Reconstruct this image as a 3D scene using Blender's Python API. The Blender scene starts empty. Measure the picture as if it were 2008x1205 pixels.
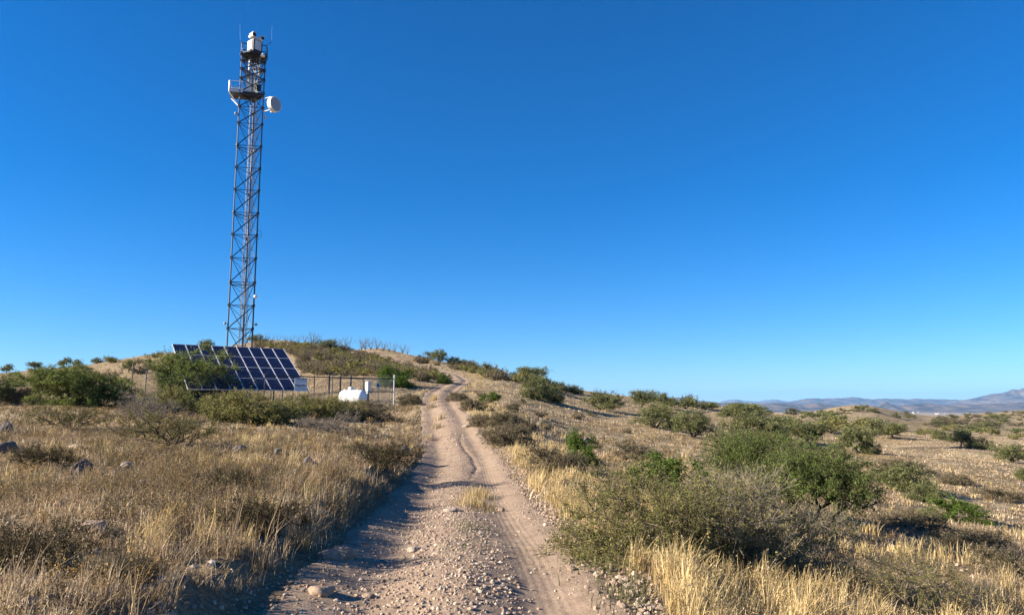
import bpy, math, random
import numpy as np
from mathutils import Vector, Matrix

# ------------------------------------------------------------------ camera, sky, sun, exposure
scene = bpy.context.scene
COL = scene.collection
F = 1450.0
PITCH = math.radians(7.58)
CAMZ = 1.65
cam_d = bpy.data.cameras.new("camera")
cam_d.sensor_width = 36.0
cam_d.lens = 36.0 * F / 2008.0
cam_d.clip_start = 0.1
cam_d.clip_end = 90000.0
cam = bpy.data.objects.new("camera", cam_d)
COL.objects.link(cam)
cam.location = (0, 0, CAMZ)
cam.rotation_euler = (math.pi / 2 + PITCH, 0, 0)
scene.camera = cam

SUN_AZ = math.radians(-101.0)      # clockwise from the view direction: low sun from the left
SUN_EL = math.radians(24.0)
world = bpy.data.worlds.new("World")
scene.world = world
world.use_nodes = True
wn, wl = world.node_tree.nodes, world.node_tree.links
wn.clear()
sky = wn.new("ShaderNodeTexSky")
sky.sky_type = 'NISHITA'
sky.sun_disc = False
sky.sun_elevation = SUN_EL
sky.sun_rotation = SUN_AZ
sky.altitude = 1300
sky.air_density = 1.0
sky.dust_density = 0.0
sky.ozone_density = 6.0
hs = wn.new("ShaderNodeHueSaturation")
hs.inputs["Saturation"].default_value = 1.28
bg = wn.new("ShaderNodeBackground")
bg.inputs["Strength"].default_value = 0.056
wo = wn.new("ShaderNodeOutputWorld")
wl.new(sky.outputs[0], hs.inputs["Color"])
tint = wn.new("ShaderNodeMix")
tint.data_type = 'RGBA'
tint.blend_type = 'MULTIPLY'
tint.inputs[0].default_value = 1.0
tint.inputs[7].default_value = (0.76, 0.90, 1.0, 1)
wl.new(hs.outputs[0], tint.inputs[6])
wl.new(tint.outputs[2], bg.inputs[0])
wl.new(bg.outputs[0], wo.inputs[0])

sun_d = bpy.data.lights.new("sun", 'SUN')
sun_d.energy = 5.0
sun_d.angle = math.radians(0.53)
sun_d.color = (1.0, 0.88, 0.71)
sun = bpy.data.objects.new("sun", sun_d)
COL.objects.link(sun)
SUNV = Vector((math.sin(SUN_AZ) * math.cos(SUN_EL), math.cos(SUN_AZ) * math.cos(SUN_EL), math.sin(SUN_EL)))
sun.rotation_euler = SUNV.to_track_quat('Z', 'Y').to_euler()
sun.location = SUNV * 60

scene.view_settings.view_transform = 'Standard'
scene.view_settings.look = 'None'
scene.view_settings.gamma = 1.0
scene.view_settings.exposure = 1.63
scene.render.engine = 'CYCLES'
scene.cycles.max_bounces = 5
scene.cycles.diffuse_bounces = 2
scene.cycles.transmission_bounces = 3
scene.cycles.transparent_max_bounces = 6
scene.cycles.volume_bounces = 0

rng = np.random.default_rng(7)
SP, CP = math.sin(PITCH), math.cos(PITCH)


# ------------------------------------------------------------------ helpers
def P(px, py, Y):
    """photo pixel -> point at forward distance Y"""
    cx = (px - 1004.0) / F
    cy = (602.5 - py) / F
    dy = CP - cy * SP
    return np.array([cx / dy * Y, Y, CAMZ + (SP + cy * CP) / dy * Y])


def _hash(ix, iy, seed):
    h = (ix.astype(np.int64) * 374761393 + iy.astype(np.int64) * 668265263 + seed * 1442695041) & 0x7fffffff
    h = ((h ^ (h >> 13)) * 1274126177) & 0x7fffffff
    h = (h ^ (h >> 16)) & 0x7fffffff
    return (h % 100003) / 100003.0


def vnoise(x, y, seed=0):
    ix, iy = np.floor(x), np.floor(y)
    fx, fy = x - ix, y - iy
    fx = fx * fx * (3 - 2 * fx)
    fy = fy * fy * (3 - 2 * fy)
    a = _hash(ix, iy, seed); b = _hash(ix + 1, iy, seed)
    c = _hash(ix, iy + 1, seed); d = _hash(ix + 1, iy + 1, seed)
    return (a + (b - a) * fx) * (1 - fy) + (c + (d - c) * fx) * fy


def fbm(x, y, seed=0, oct=3):
    s = 0; amp = 0.5; tot = 0
    for k in range(oct):
        s = s + amp * vnoise(x, y, seed + 17 * k)
        tot += amp; amp *= 0.5; x = x * 2.03 + 11.3; y = y * 2.03 - 7.1
    return s / tot


def sstep(a, b, x):
    t = np.clip((x - a) / (b - a), 0, 1)
    return t * t * (3 - 2 * t)


class Geo:
    def __init__(s):
        s.v = []; s.f = []; s.c = []; s.n = 0; s.mi = []

    def add(s, V, Fs, col=None, mi=0):
        V = np.asarray(V, dtype=np.float32).reshape(-1, 3)
        s.v.append(V)
        if not isinstance(Fs, list):
            Fs = [Fs]
        for q in Fs:
            q = np.asarray(q, dtype=np.int64)
            s.f.append(q + s.n)
            s.mi.append(np.full(len(q), mi, dtype=np.int32))
        if col is None:
            col = (0.5, 0.5, 0.5)
        c = np.asarray(col, dtype=np.float32)
        if c.ndim == 1:
            c = np.tile(c, (len(V), 1))
        s.c.append(c)
        s.n += len(V)
        return s

    def mesh(s, name, mats, smooth=False, color=False):
        me = bpy.data.meshes.new(name)
        V = np.concatenate(s.v)
        me.vertices.add(len(V))
        me.vertices.foreach_set("co", V.ravel())
        lv = np.concatenate([q.ravel() for q in s.f]).astype(np.int32)
        cnt = np.concatenate([np.full(len(q), q.shape[1], dtype=np.int32) for q in s.f])
        st = np.concatenate([[0], np.cumsum(cnt)[:-1]]).astype(np.int32)
        me.loops.add(len(lv))
        me.loops.foreach_set("vertex_index", lv)
        me.polygons.add(len(cnt))
        me.polygons.foreach_set("loop_start", st)
        me.polygons.foreach_set("loop_total", cnt)
        me.polygons.foreach_set("material_index", np.concatenate(s.mi))
        me.polygons.foreach_set("use_smooth", np.full(len(cnt), smooth))
        if color:
            C = np.concatenate(s.c)
            at = me.attributes.new("col", 'FLOAT_COLOR', 'POINT')
            at.data.foreach_set("color", np.concatenate([C, np.ones((len(C), 1), np.float32)], axis=1).ravel())
        for m in (mats if isinstance(mats, (list, tuple)) else [mats]):
            me.materials.append(m)
        me.update(calc_edges=True)
        return me

    def obj(s, name, mats, parent=None, smooth=False, color=False):
        o = bpy.data.objects.new(name, s.mesh(name, mats, smooth, color))
        COL.objects.link(o)
        if parent is not None:
            o.parent = parent
        return o


def box_vf(c, size, R=None):
    sx, sy, sz = [q / 2 for q in size]
    V = np.array([[x, y, z] for x in (-sx, sx) for y in (-sy, sy) for z in (-sz, sz)], float)
    if R is not None:
        V = V @ np.asarray(R).T
    V = V + np.asarray(c)
    return V, np.array([[0, 1, 3, 2], [4, 6, 7, 5], [0, 4, 5, 1], [2, 3, 7, 6], [0, 2, 6, 4], [1, 5, 7, 3]])


def tubes(p0, p1, r0, r1, n=5, cap=True):
    """many frustums at once"""
    p0 = np.asarray(p0, float).reshape(-1, 3); p1 = np.asarray(p1, float).reshape(-1, 3)
    m = len(p0)
    r0 = np.broadcast_to(np.asarray(r0, float), (m,)); r1 = np.broadcast_to(np.asarray(r1, float), (m,))
    d = p1 - p0
    L = np.linalg.norm(d, axis=1, keepdims=True) + 1e-9
    d = d / L
    ref = np.where(np.abs(d[:, 2:3]) > 0.9, np.array([[1.0, 0, 0]]), np.array([[0, 0, 1.0]]))
    u = np.cross(d, ref); u /= np.linalg.norm(u, axis=1, keepdims=True) + 1e-9
    w = np.cross(d, u)
    a = np.arange(n) / n * 2 * np.pi
    ring = u[:, None, :] * np.cos(a)[None, :, None] + w[:, None, :] * np.sin(a)[None, :, None]
    V = np.concatenate([p0[:, None, :] + ring * r0[:, None, None], p1[:, None, :] + ring * r1[:, None, None]], axis=1)
    i = np.arange(n); j = (i + 1) % n
    fb = np.stack([i, j, j + n, i + n], axis=1)
    Fq = (fb[None] + (np.arange(m) * 2 * n)[:, None, None]).reshape(-1, 4)
    fs = [Fq]
    if cap:
        fs.append(np.array([np.arange(n)[::-1]]) + (np.arange(m) * 2 * n)[:, None])
        fs.append(np.array([np.arange(n) + n]) + (np.arange(m) * 2 * n)[:, None])
    return V.reshape(-1, 3), fs


def tube_path(pts, r, n=8):
    pts = np.asarray(pts, float)
    rr = np.broadcast_to(np.asarray(r, float), (len(pts),))
    return tubes(pts[:-1], pts[1:], rr[:-1], rr[1:], n)


def lathe(prof, n=32):
    """prof: (r,z) from bottom to top; closed about the Z axis"""
    prof = np.asarray(prof, float)
    a = np.arange(n) / n * 2 * np.pi
    V = np.stack([prof[:, 0:1] * np.cos(a), prof[:, 0:1] * np.sin(a), np.repeat(prof[:, 1:2], n, 1)], axis=2).reshape(-1, 3)
    i = np.arange(n); j = (i + 1) % n
    Fq = np.concatenate([np.stack([i + k * n, j + k * n, j + (k + 1) * n, i + (k + 1) * n], 1) for k in range(len(prof) - 1)])
    return V, Fq


def frame(direction, up=(0, 0, 1)):
    """rotation whose columns are (x,y,z=direction)"""
    z = np.asarray(direction, float); z = z / np.linalg.norm(z)
    x = np.cross(up, z)
    if np.linalg.norm(x) < 1e-6:
        x = np.array([1.0, 0, 0])
    x /= np.linalg.norm(x)
    y = np.cross(z, x)
    return np.stack([x, y, z], axis=1)


def tag(o, label=None, cat=None, group=None, kind=None):
    if label: o["label"] = label
    if cat: o["category"] = cat
    if group: o["group"] = group
    if kind: o["kind"] = kind
    return o


def empty(name, loc=(0, 0, 0), rz=0.0):
    o = bpy.data.objects.new(name, None)
    o.empty_display_size = 0.2
    COL.objects.link(o)
    o.location = loc
    o.rotation_euler = (0, 0, rz)
    return o


# ------------------------------------------------------------------ materials
def new_mat(name):
    m = bpy.data.materials.new(name)
    m.use_nodes = True
    nt = m.node_tree
    nt.nodes.clear()
    out = nt.nodes.new("ShaderNodeOutputMaterial")
    return m, nt, out


def N(nt, t, **kw):
    n = nt.nodes.new(t)
    for k, v in kw.items():
        if k in n.inputs:
            n.inputs[k].default_value = v
        else:
            setattr(n, k, v)
    return n


def ramp(nt, stops, fac):
    r = nt.nodes.new("ShaderNodeValToRGB")
    e = r.color_ramp.elements
    while len(e) < len(stops):
        e.new(0.5)
    for k, (p, c) in enumerate(stops):
        e[k].position = p
        e[k].color = (c[0], c[1], c[2], 1)
    nt.links.new(fac, r.inputs[0])
    return r.outputs[0]


def noise(nt, vec, scale, detail=4, rough=0.55):
    n = nt.nodes.new("ShaderNodeTexNoise")
    n.inputs["Scale"].default_value = scale
    n.inputs["Detail"].default_value = detail
    n.inputs["Roughness"].default_value = rough
    if vec is not None:
        nt.links.new(vec, n.inputs["Vector"])
    return n.outputs["Fac"]


def mixc(nt, fac, a, b, mode='MIX'):
    m = nt.nodes.new("ShaderNodeMix")
    m.data_type = 'RGBA'
    m.blend_type = mode
    if isinstance(fac, (int, float)):
        m.inputs[0].default_value = fac
    else:
        nt.links.new(fac, m.inputs[0])
    for sock, v in ((m.inputs[6], a), (m.inputs[7], b)):
        if isinstance(v, tuple):
            sock.default_value = (v[0], v[1], v[2], 1)
        else:
            nt.links.new(v, sock)
    return m.outputs[2]


def plain(name, col, rough=0.6, metal=0.0, var=0.12, scale=6.0, spec=0.4, bump=0.0):
    m, nt, out = new_mat(name)
    tc = nt.nodes.new("ShaderNodeTexCoord")
    f = noise(nt, tc.outputs["Object"], scale, 5)
    c = ramp(nt, [(0.3, tuple(q * (1 - var) for q in col)), (0.7, tuple(min(1, q * (1 + var)) for q in col))], f)
    b = N(nt, "ShaderNodeBsdfPrincipled", Roughness=rough, Metallic=metal)
    b.inputs["Specular IOR Level"].default_value = spec
    nt.links.new(c, b.inputs["Base Color"])
    if bump:
        bp = N(nt, "ShaderNodeBump", Strength=bump, Distance=0.02)
        nt.links.new(noise(nt, tc.outputs["Object"], scale * 4, 4), bp.inputs["Height"])
        nt.links.new(bp.outputs[0], b.inputs["Normal"])
    nt.links.new(b.outputs[0], out.inputs[0])
    return m


def leafy(name, trans=0.3, gain=1.0):
    m, nt, out = new_mat(name)
    a = N(nt, "ShaderNodeAttribute", attribute_name="col")
    d = nt.nodes.new("ShaderNodeBsdfDiffuse")
    t = nt.nodes.new("ShaderNodeBsdfTranslucent")
    mx = N(nt, "ShaderNodeMixShader")
    mx.inputs[0].default_value = trans
    nt.links.new(a.outputs["Color"], d.inputs[0])
    nt.links.new(a.outputs["Color"], t.inputs[0])
    nt.links.new(d.outputs[0], mx.inputs[1])
    nt.links.new(t.outputs[0], mx.inputs[2])
    nt.links.new(mx.outputs[0], out.inputs[0])
    return m


M = {}
M["leaf"] = leafy("leaf", 0.38)
M["grass"] = leafy("dry_grass", 0.3)
M["bark"] = plain("bark", (0.062, 0.046, 0.035), 0.9, var=0.35, scale=20, spec=0.1)
M["bark_grey"] = plain("grey_twig", (0.15, 0.122, 0.09), 0.9, var=0.3, scale=15, spec=0.1)
M["bark_pale"] = plain("pale_dead_twig", (0.22, 0.185, 0.155), 0.9, var=0.25, scale=15, spec=0.1)
M["ocotillo"] = plain("ocotillo_stem", (0.16, 0.125, 0.098), 0.9, var=0.25, scale=12, spec=0.1)
M["steel"] = plain("galvanised_steel", (0.070, 0.075, 0.090), 0.5, 0.35, var=0.2, scale=8)
M["dark_steel"] = plain("dark_steel", (0.028, 0.032, 0.042), 0.5, 0.3, var=0.2, scale=8)
M["pale_steel"] = plain("pale_steel", (0.55, 0.56, 0.57), 0.45, 0.2, var=0.1, scale=8)
M["white_paint"] = plain("white_paint", (0.78, 0.78, 0.76), 0.35, 0.0, var=0.04, scale=3)
M["radome"] = plain("grey_radome", (0.27, 0.29, 0.31), 0.55, 0.0, var=0.04, scale=3)
M["radar_white"] = plain("radar_white", (0.55, 0.56, 0.56), 0.45, 0.0, var=0.05, scale=3)
M["black"] = plain("black_lens", (0.012, 0.012, 0.016), 0.15, 0.0, var=0.1, scale=3)
M["cable"] = plain("white_cable", (0.42, 0.41, 0.40), 0.5, 0.0, var=0.08, scale=4)
M["frame_alu"] = plain("aluminium_frame", (0.72, 0.72, 0.74), 0.4, 0.2, var=0.05, scale=4)
M["sign_white"] = plain("sign_white", (0.62, 0.65, 0.68), 0.5, 0.0, var=0.05, scale=5)
M["sign_dark"] = plain("sign_dark", (0.05, 0.045, 0.09), 0.5, 0.0, var=0.1, scale=5)
M["sign_text"] = plain("sign_text", (0.22, 0.24, 0.29), 0.5, 0.0, var=0.1, scale=5)
M["sign_blue"] = plain("sign_blue", (0.02, 0.035, 0.16), 0.5, 0.0, var=0.1, scale=5)
M["rust"] = plain("rusty_saddle", (0.16, 0.10, 0.07), 0.8, 0.1, var=0.3, scale=9)


def rock_mat(name, col, var=0.3):
    m, nt, out = new_mat(name)
    tc = nt.nodes.new("ShaderNodeTexCoord")
    oi = nt.nodes.new("ShaderNodeObjectInfo")
    f = noise(nt, tc.outputs["Object"], 9.0, 6, 0.65)
    c = ramp(nt, [(0.3, tuple(q * (1 - var) for q in col)), (0.55, col), (0.75, tuple(q * (1 + var) for q in col))], f)
    b = N(nt, "ShaderNodeBsdfPrincipled", Roughness=0.9)
    b.inputs["Specular IOR Level"].default_value = 0.15
    nt.links.new(c, b.inputs["Base Color"])
    bp = N(nt, "ShaderNodeBump", Strength=0.8, Distance=0.02)
    nt.links.new(noise(nt, tc.outputs["Object"], 24.0, 6, 0.7), bp.inputs["Height"])
    nt.links.new(bp.outputs[0], b.inputs["Normal"])
    nt.links.new(b.outputs[0], out.inputs[0])
    return m


M["rock_pink"] = rock_mat("pinkish_rock", (0.31, 0.23, 0.17))
M["rock_grey"] = rock_mat("grey_rock", (0.12, 0.105, 0.10))
M["rock_pale"] = rock_mat("pale_rock", (0.36, 0.30, 0.24))


def stone_mat():
    m, nt, out = new_mat("gravel_stone")
    a = N(nt, "ShaderNodeAttribute", attribute_name="col")
    b = N(nt, "ShaderNodeBsdfPrincipled", Roughness=0.92)
    b.inputs["Specular IOR Level"].default_value = 0.12
    nt.links.new(a.outputs["Color"], b.inputs["Base Color"])
    nt.links.new(b.outputs[0], out.inputs[0])
    return m


M["stone"] = stone_mat()


def ground_mat():
    m, nt, out = new_mat("dry_soil_and_straw")
    g = nt.nodes.new("ShaderNodeNewGeometry")
    p = g.outputs["Position"]
    mp = nt.nodes.new("ShaderNodeMapping")
    mp.inputs["Scale"].default_value = (1, 1, 0.4)
    nt.links.new(p, mp.inputs[0])
    v = mp.outputs[0]
    fine = noise(nt, v, 14.0, 6, 0.7)
    med = noise(nt, v, 0.9, 5, 0.6)
    big = noise(nt, v, 0.045, 5, 0.6)
    soil = ramp(nt, [(0.3, (0.10, 0.072, 0.048)), (0.5, (0.205, 0.150, 0.098)), (0.72, (0.31, 0.235, 0.155))], fine)
    straw = ramp(nt, [(0.3, (0.17, 0.125, 0.075)), (0.7, (0.335, 0.262, 0.158))], fine)
    fac = ramp(nt, [(0.38, (0, 0, 0)), (0.62, (1, 1, 1))], med)
    c = mixc(nt, fac, soil, straw)
    cov = N(nt, "ShaderNodeAttribute", attribute_name="cover")
    far = ramp(nt, [(0.35, (0.35, 0.280, 0.180)), (0.65, (0.46, 0.37, 0.235))], med)
    c = mixc(nt, cov.outputs["Fac"], c, mixc(nt, ramp(nt, [(0.42, (0, 0, 0)), (0.60, (0.75, 0.75, 0.75))], noise(nt, v, 0.30, 6, 0.7)), far, (0.21, 0.158, 0.095)))
    patch = ramp(nt, [(0.42, (0.88, 0.88, 0.88)), (0.66, (0.72, 0.67, 0.60))], big)
    c = mixc(nt, 1.0, c, patch, 'MULTIPLY')
    b = N(nt, "ShaderNodeBsdfPrincipled", Roughness=0.95)
    b.inputs["Specular IOR Level"].default_value = 0.05
    nt.links.new(c, b.inputs["Base Color"])
    b1 = N(nt, "ShaderNodeBump", Strength=0.9, Distance=0.03)
    nt.links.new(noise(nt, v, 18.0, 6, 0.7), b1.inputs["Height"])
    b2 = N(nt, "ShaderNodeBump", Strength=0.9, Distance=0.5)
    nt.links.new(noise(nt, v, 1.1, 6, 0.65), b2.inputs["Height"])
    nt.links.new(b1.outputs[0], b2.inputs["Normal"])
    nt.links.new(b2.outputs[0], b.inputs["Normal"])
    nt.links.new(b.outputs[0], out.inputs[0])
    return m


def road_mat():
    m, nt, out = new_mat("pinkish_dirt_road")
    a = N(nt, "ShaderNodeAttribute", attribute_name="lane")     # r lateral metres, g along metres
    g = nt.nodes.new("ShaderNodeNewGeometry")
    v = g.outputs["Position"]
    sep = nt.nodes.new("ShaderNodeSeparateXYZ")
    nt.links.new(a.outputs["Vector"], sep.inputs[0])
    fine = noise(nt, v, 38.0, 6, 0.75)
    med = noise(nt, v, 2.2, 5, 0.6)
    dirt = ramp(nt, [(0.3, (0.27, 0.205, 0.155)), (0.7, (0.39, 0.305, 0.238))], med)
    grit = ramp(nt, [(0.33, (0.52, 0.49, 0.46)), (0.5, (0.87, 0.84, 0.80)), (0.68, (1.08, 1.05, 1.0))], fine)
    c = mixc(nt, 1.0, dirt, grit, 'MULTIPLY')
    b = N(nt, "ShaderNodeBsdfPrincipled", Roughness=0.95)
    b.inputs["Specular IOR Level"].default_value = 0.05
    nt.links.new(c, b.inputs["Base Color"])
    b1 = N(nt, "ShaderNodeBump", Strength=0.8, Distance=0.015)
    nt.links.new(fine, b1.inputs["Height"])
    # tyre tread in the right-hand wheel track
    w = nt.nodes.new("ShaderNodeMath"); w.operation = 'SINE'
    ml = nt.nodes.new("ShaderNodeMath"); ml.operation = 'MULTIPLY'; ml.inputs[1].default_value = 75.0
    nt.links.new(sep.outputs[0], ml.inputs[0]); nt.links.new(ml.outputs[0], w.inputs[0])
    w2 = nt.nodes.new("ShaderNodeMath"); w2.operation = 'SINE'
    ml2 = nt.nodes.new("ShaderNodeMath"); ml2.operation = 'MULTIPLY'; ml2.inputs[1].default_value = 90.0
    nt.links.new(sep.outputs[1], ml2.inputs[0]); nt.links.new(ml2.outputs[0], w2.inputs[0])
    ad = nt.nodes.new("ShaderNodeMath"); ad.operation = 'MULTIPLY_ADD'; ad.inputs[1].default_value = 0.35
    nt.links.new(w2.outputs[0], ad.inputs[0]); nt.links.new(w.outputs[0], ad.inputs[2])
    mr = N(nt, "ShaderNodeMath"); mr.operation = 'SUBTRACT'; mr.inputs[1].default_value = 0.78
    nt.links.new(sep.outputs[0], mr.inputs[0])
    ab = N(nt, "ShaderNodeMath"); ab.operation = 'ABSOLUTE'
    nt.links.new(mr.outputs[0], ab.inputs[0])
    ms = N(nt, "ShaderNodeMapRange")
    ms.inputs[1].default_value = 0.26; ms.inputs[2].default_value = 0.14; ms.inputs[3].default_value = 0; ms.inputs[4].default_value = 1
    nt.links.new(ab.outputs[0], ms.inputs[0])
    mm = N(nt, "ShaderNodeMath"); mm.operation = 'MULTIPLY'
    nt.links.new(ms.outputs[0], mm.inputs[0]); nt.links.new(ad.outputs[0], mm.inputs[1])
    nz = N(nt, "ShaderNodeMath"); nz.operation = 'MULTIPLY'
    nt.links.new(mm.outputs[0], nz.inputs[0]); nt.links.new(noise(nt, v, 0.8, 3), nz.inputs[1])
    b2 = N(nt, "ShaderNodeBump", Strength=0.22, Distance=0.012)
    nt.links.new(nz.outputs[0], b2.inputs["Height"])
    nt.links.new(b1.outputs[0], b2.inputs["Normal"])
    nt.links.new(b2.outputs[0], b.inputs["Normal"])
    nt.links.new(b.outputs[0], out.inputs[0])
    return m


def mountain_mat():
    m, nt, out = new_mat("mountain_scrub")
    g = nt.nodes.new("ShaderNodeNewGeometry")
    p = g.outputs["Position"]
    f = noise(nt, p, 0.0035, 8, 0.65)
    c = ramp(nt, [(0.38, (0.035, 0.034, 0.030)), (0.5, (0.095, 0.075, 0.058)), (0.64, (0.19, 0.14, 0.10))], f)
    b = nt.nodes.new("ShaderNodeBsdfDiffuse")
    nt.links.new(c, b.inputs[0])
    nt.links.new(b.outputs[0], out.inputs[0])
    return m


def panel_mat():
    m, nt, out = new_mat("solar_cells")
    a = N(nt, "ShaderNodeAttribute", attribute_name="col")      # r,g: position in the module 0..1
    sep = nt.nodes.new("ShaderNodeSeparateXYZ")
    nt.links.new(a.outputs["Vector"], sep.inputs[0])

    def lines(sock, n):
        ml = N(nt, "ShaderNodeMath"); ml.operation = 'MULTIPLY'; ml.inputs[1].default_value = n
        nt.links.new(sock, ml.inputs[0])
        fr = N(nt, "ShaderNodeMath"); fr.operation = 'FRACT'
        nt.links.new(ml.outputs[0], fr.inputs[0])
        gt = N(nt, "ShaderNodeMath"); gt.operation = 'LESS_THAN'; gt.inputs[1].default_value = 0.07
        nt.links.new(fr.outputs[0], gt.inputs[0])
        return gt.outputs[0]
    mxm = N(nt, "ShaderNodeMath"); mxm.operation = 'MAXIMUM'
    nt.links.new(lines(sep.outputs[0], 6), mxm.inputs[0]); nt.links.new(lines(sep.outputs[1], 10), mxm.inputs[1])
    tc = nt.nodes.new("ShaderNodeTexCoord")
    cc = ramp(nt, [(0.35, (0.006, 0.008, 0.03)), (0.65, (0.010, 0.014, 0.048))], noise(nt, tc.outputs["Object"], 2.5, 4))
    c = mixc(nt, mxm.outputs[0], cc, (0.035, 0.042, 0.085))
    b = N(nt, "ShaderNodeBsdfPrincipled", Roughness=0.22)
    b.inputs["Specular IOR Level"].default_value = 0.13
    nt.links.new(c, b.inputs["Base Color"])
    nt.links.new(b.outputs[0], out.inputs[0])
    return m


M["ground"] = ground_mat()
M["road"] = road_mat()
M["mountain"] = mountain_mat()
M["panel"] = panel_mat()

# ------------------------------------------------------------------ terrain: a height function fitted through surveyed points
CTRL = [  # photo pixel and forward distance of a point on the ground
    (0, 1205, 5.0), (300, 1205, 5.5), (600, 1205, 6.05), (920, 1205, 6.2), (1280, 1205, 6.3), (1640, 1205, 7.2), (2008, 1205, 8.6),
    (0, 1000, 9.6), (300, 1000, 10.4), (600, 1000, 12.2), (905, 1000, 14), (1100, 1000, 13.6), (1400, 1000, 15.2), (1400, 1100, 9.6),
    (1600, 1150, 9.2), (1800, 1150, 11), (1600, 1040, 17), (1800, 1040, 22), (2000, 1050, 25),
    (0, 900, 17), (300, 900, 17.9), (600, 900, 21), (905, 900, 27.5), (1100, 900, 26), (1200, 960, 17.6), (1600, 960, 29), (1800, 960, 38), (2000, 960, 45),
    (0, 830, 30), (300, 830, 33), (600, 835, 36), (760, 835, 40), (888, 850, 36), (1000, 830, 40), (1100, 850, 45), (1200, 850, 55), (1300, 880, 45), (1500, 900, 50),
    (0, 800, 45), (280, 800, 50), (500, 796, 56), (690, 792, 58), (772, 793, 60), (866, 800, 54), (467, 781, 72), (600, 776, 72), (700, 768, 72),
    (860, 775, 70), (885, 757, 84), (905, 746, 95), (890, 736, 105), (845, 722, 122), (785, 708, 142), (742, 693, 165), (715, 684, 182),
    (650, 742, 88), (780, 757, 78), (600, 705, 120), (640, 685, 150), (600, 674, 172), (530, 671, 180), (420, 684, 160), (240, 708, 140), (0, 735, 130), (100, 724, 135), (330, 694, 150),
    (700, 688, 180), (800, 697, 172), (830, 703, 165), (960, 728, 140), (1100, 760, 125), (1200, 780, 118), (1300, 792, 125), (1390, 797, 165),
    (150, 765, 75), (330, 745, 88), (0, 770, 72), (300, 715, 118), (100, 745, 105),
    (1000, 780, 70), (1000, 752, 100), (1100, 800, 75), (1200, 820, 75), (1300, 832, 75), (1300, 805, 105), (1450, 850, 78), (1450, 815, 120), (1600, 880, 72), (1685, 882, 78), (1600, 832, 130),
    (1745, 856, 110), (1900, 872, 100), (2000, 902, 76),
    (1690, 797, 330), (1650, 800, 330), (1725, 801, 330), (1600, 810, 330), (1780, 815, 330), (1500, 815, 330), (1850, 826, 330), (1690, 806, 300), (1950, 836, 340), (1690, 835, 215), (2000, 803, 540), (1950, 806, 530), (1900, 811, 520), (1850, 817, 520), (2000, 850, 250), (1800, 850, 215), (1400, 799, 230),
]
pts = [P(*c) for c in CTRL]
extra = []
# behind the crests the land falls away, then the wide valley
for px, Y, z in [(0, 230, 4), (240, 260, 6), (530, 330, 6), (800, 300, 4), (960, 260, 1), (1150, 240, -1), (1300, 260, -2),
                 (0, 700, -25), (500, 800, -25), (1000, 700, -25), (1300, 620, -14), (1500, 700, -14), (1690, 620, -14), (1850, 700, -16), (2000, 950, -22),
                 (0, 3000, -60), (1000, 3000, -58), (1500, 2600, -50), (2000, 2600, -52),
                 (0, 9000, -75), (1000, 9000, -75), (2000, 9000, -72), (0, 26000, -80), (1000, 26000, -80), (2000, 26000, -80)]:
    extra.append([(px - 1004) / F * Y, Y, z])
for px, z in [(0, 0.25), (500, 0.08), (1004, 0.0), (1500, -0.15), (2008, -0.35)]:
    extra.append([(px - 1004) / F * 3.0, 3.0, z])
pts = np.concatenate([np.array(pts), np.array(extra)])


def _uv(x, y):
    r = np.hypot(x, y)
    a = np.arctan2(x, y)
    return a, np.log(np.maximum(r, 2.5)), np.maximum(r, 2.5)


_a, _l, _r = _uv(pts[:, 0], pts[:, 1])
_c = np.stack([_a * 4.2, _l], 1)
_t = (pts[:, 2] - CAMZ) / _r
MQ = 0.10


def _phi(d2):
    return np.sqrt(d2 + MQ)


_n = len(_c)
_A = np.zeros((_n + 3, _n + 3))
_A[:_n, :_n] = _phi(((_c[:, None] - _c[None]) ** 2).sum(-1)) - 0.0 + np.eye(_n) * -2e-4
_A[:_n, _n] = 1; _A[:_n, _n + 1:] = _c
_A[_n, :_n] = 1; _A[_n + 1:, :_n] = _c.T
_w = np.linalg.solve(_A, np.concatenate([_t, np.zeros(3)]))


def h0(x, y):
    x = np.atleast_1d(np.asarray(x, float)); y = np.atleast_1d(np.asarray(y, float))
    a, l, r = _uv(x, y)
    ac = np.clip(a, -0.72, 0.72)
    bl = sstep(0.72, math.pi, np.abs(a))
    out = np.empty(len(x))
    for s in range(0, len(x), 40000):
        e = slice(s, s + 40000)
        vals = []
        for aa in ((ac[e],) if bl[e].max() < 1e-6 else (ac[e], -ac[e])):
            u = aa * 4.2; v = l[e]
            d2 = (u[:, None] - _c[None, :, 0]) ** 2 + (v[:, None] - _c[None, :, 1]) ** 2
            vals.append(_phi(d2) @ _w[:_n] + _w[_n] + _w[_n + 1] * u + _w[_n + 2] * v)
        t = vals[0] if len(vals) == 1 else vals[0] * (1 - bl[e] * 0.5) + vals[1] * bl[e] * 0.5
        zz = CAMZ + t * r[e]
        k = sstep(1800, 5500, r[e])
        out[e] = zz * (1 - k) + k * (-62 - 16 * sstep(3000, 12000, r[e]))
    return out


ROAD = np.array([(0.3, -60), (0.2, -20), (-0.2, 0), (-0.38, 6.2), (-0.97, 14), (-1.82, 27.5), (-2.9, 36), (-5.1, 54), (-6.95, 70), (-6.95, 84), (-6.5, 95), (-8.3, 105),
                 (-13.4, 122), (-21.4, 142), (-29.8, 165), (-36.5, 183), (-42, 205)], float)


def _road_smooth():
    yy = np.linspace(-60, 205, 1200)
    xx = np.interp(yy, ROAD[:, 1], ROAD[:, 0])
    for k in range(3):
        win = np.interp(yy, [0, 15, 200], [25, 15, 25])
        ker = np.ones(19) / 19
        xx = np.convolve(np.pad(xx, 9, mode='edge'), ker, 'valid')
    return yy, xx


_ry, _rx = _road_smooth()
_rs = np.gradient(_rx, _ry)


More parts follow.
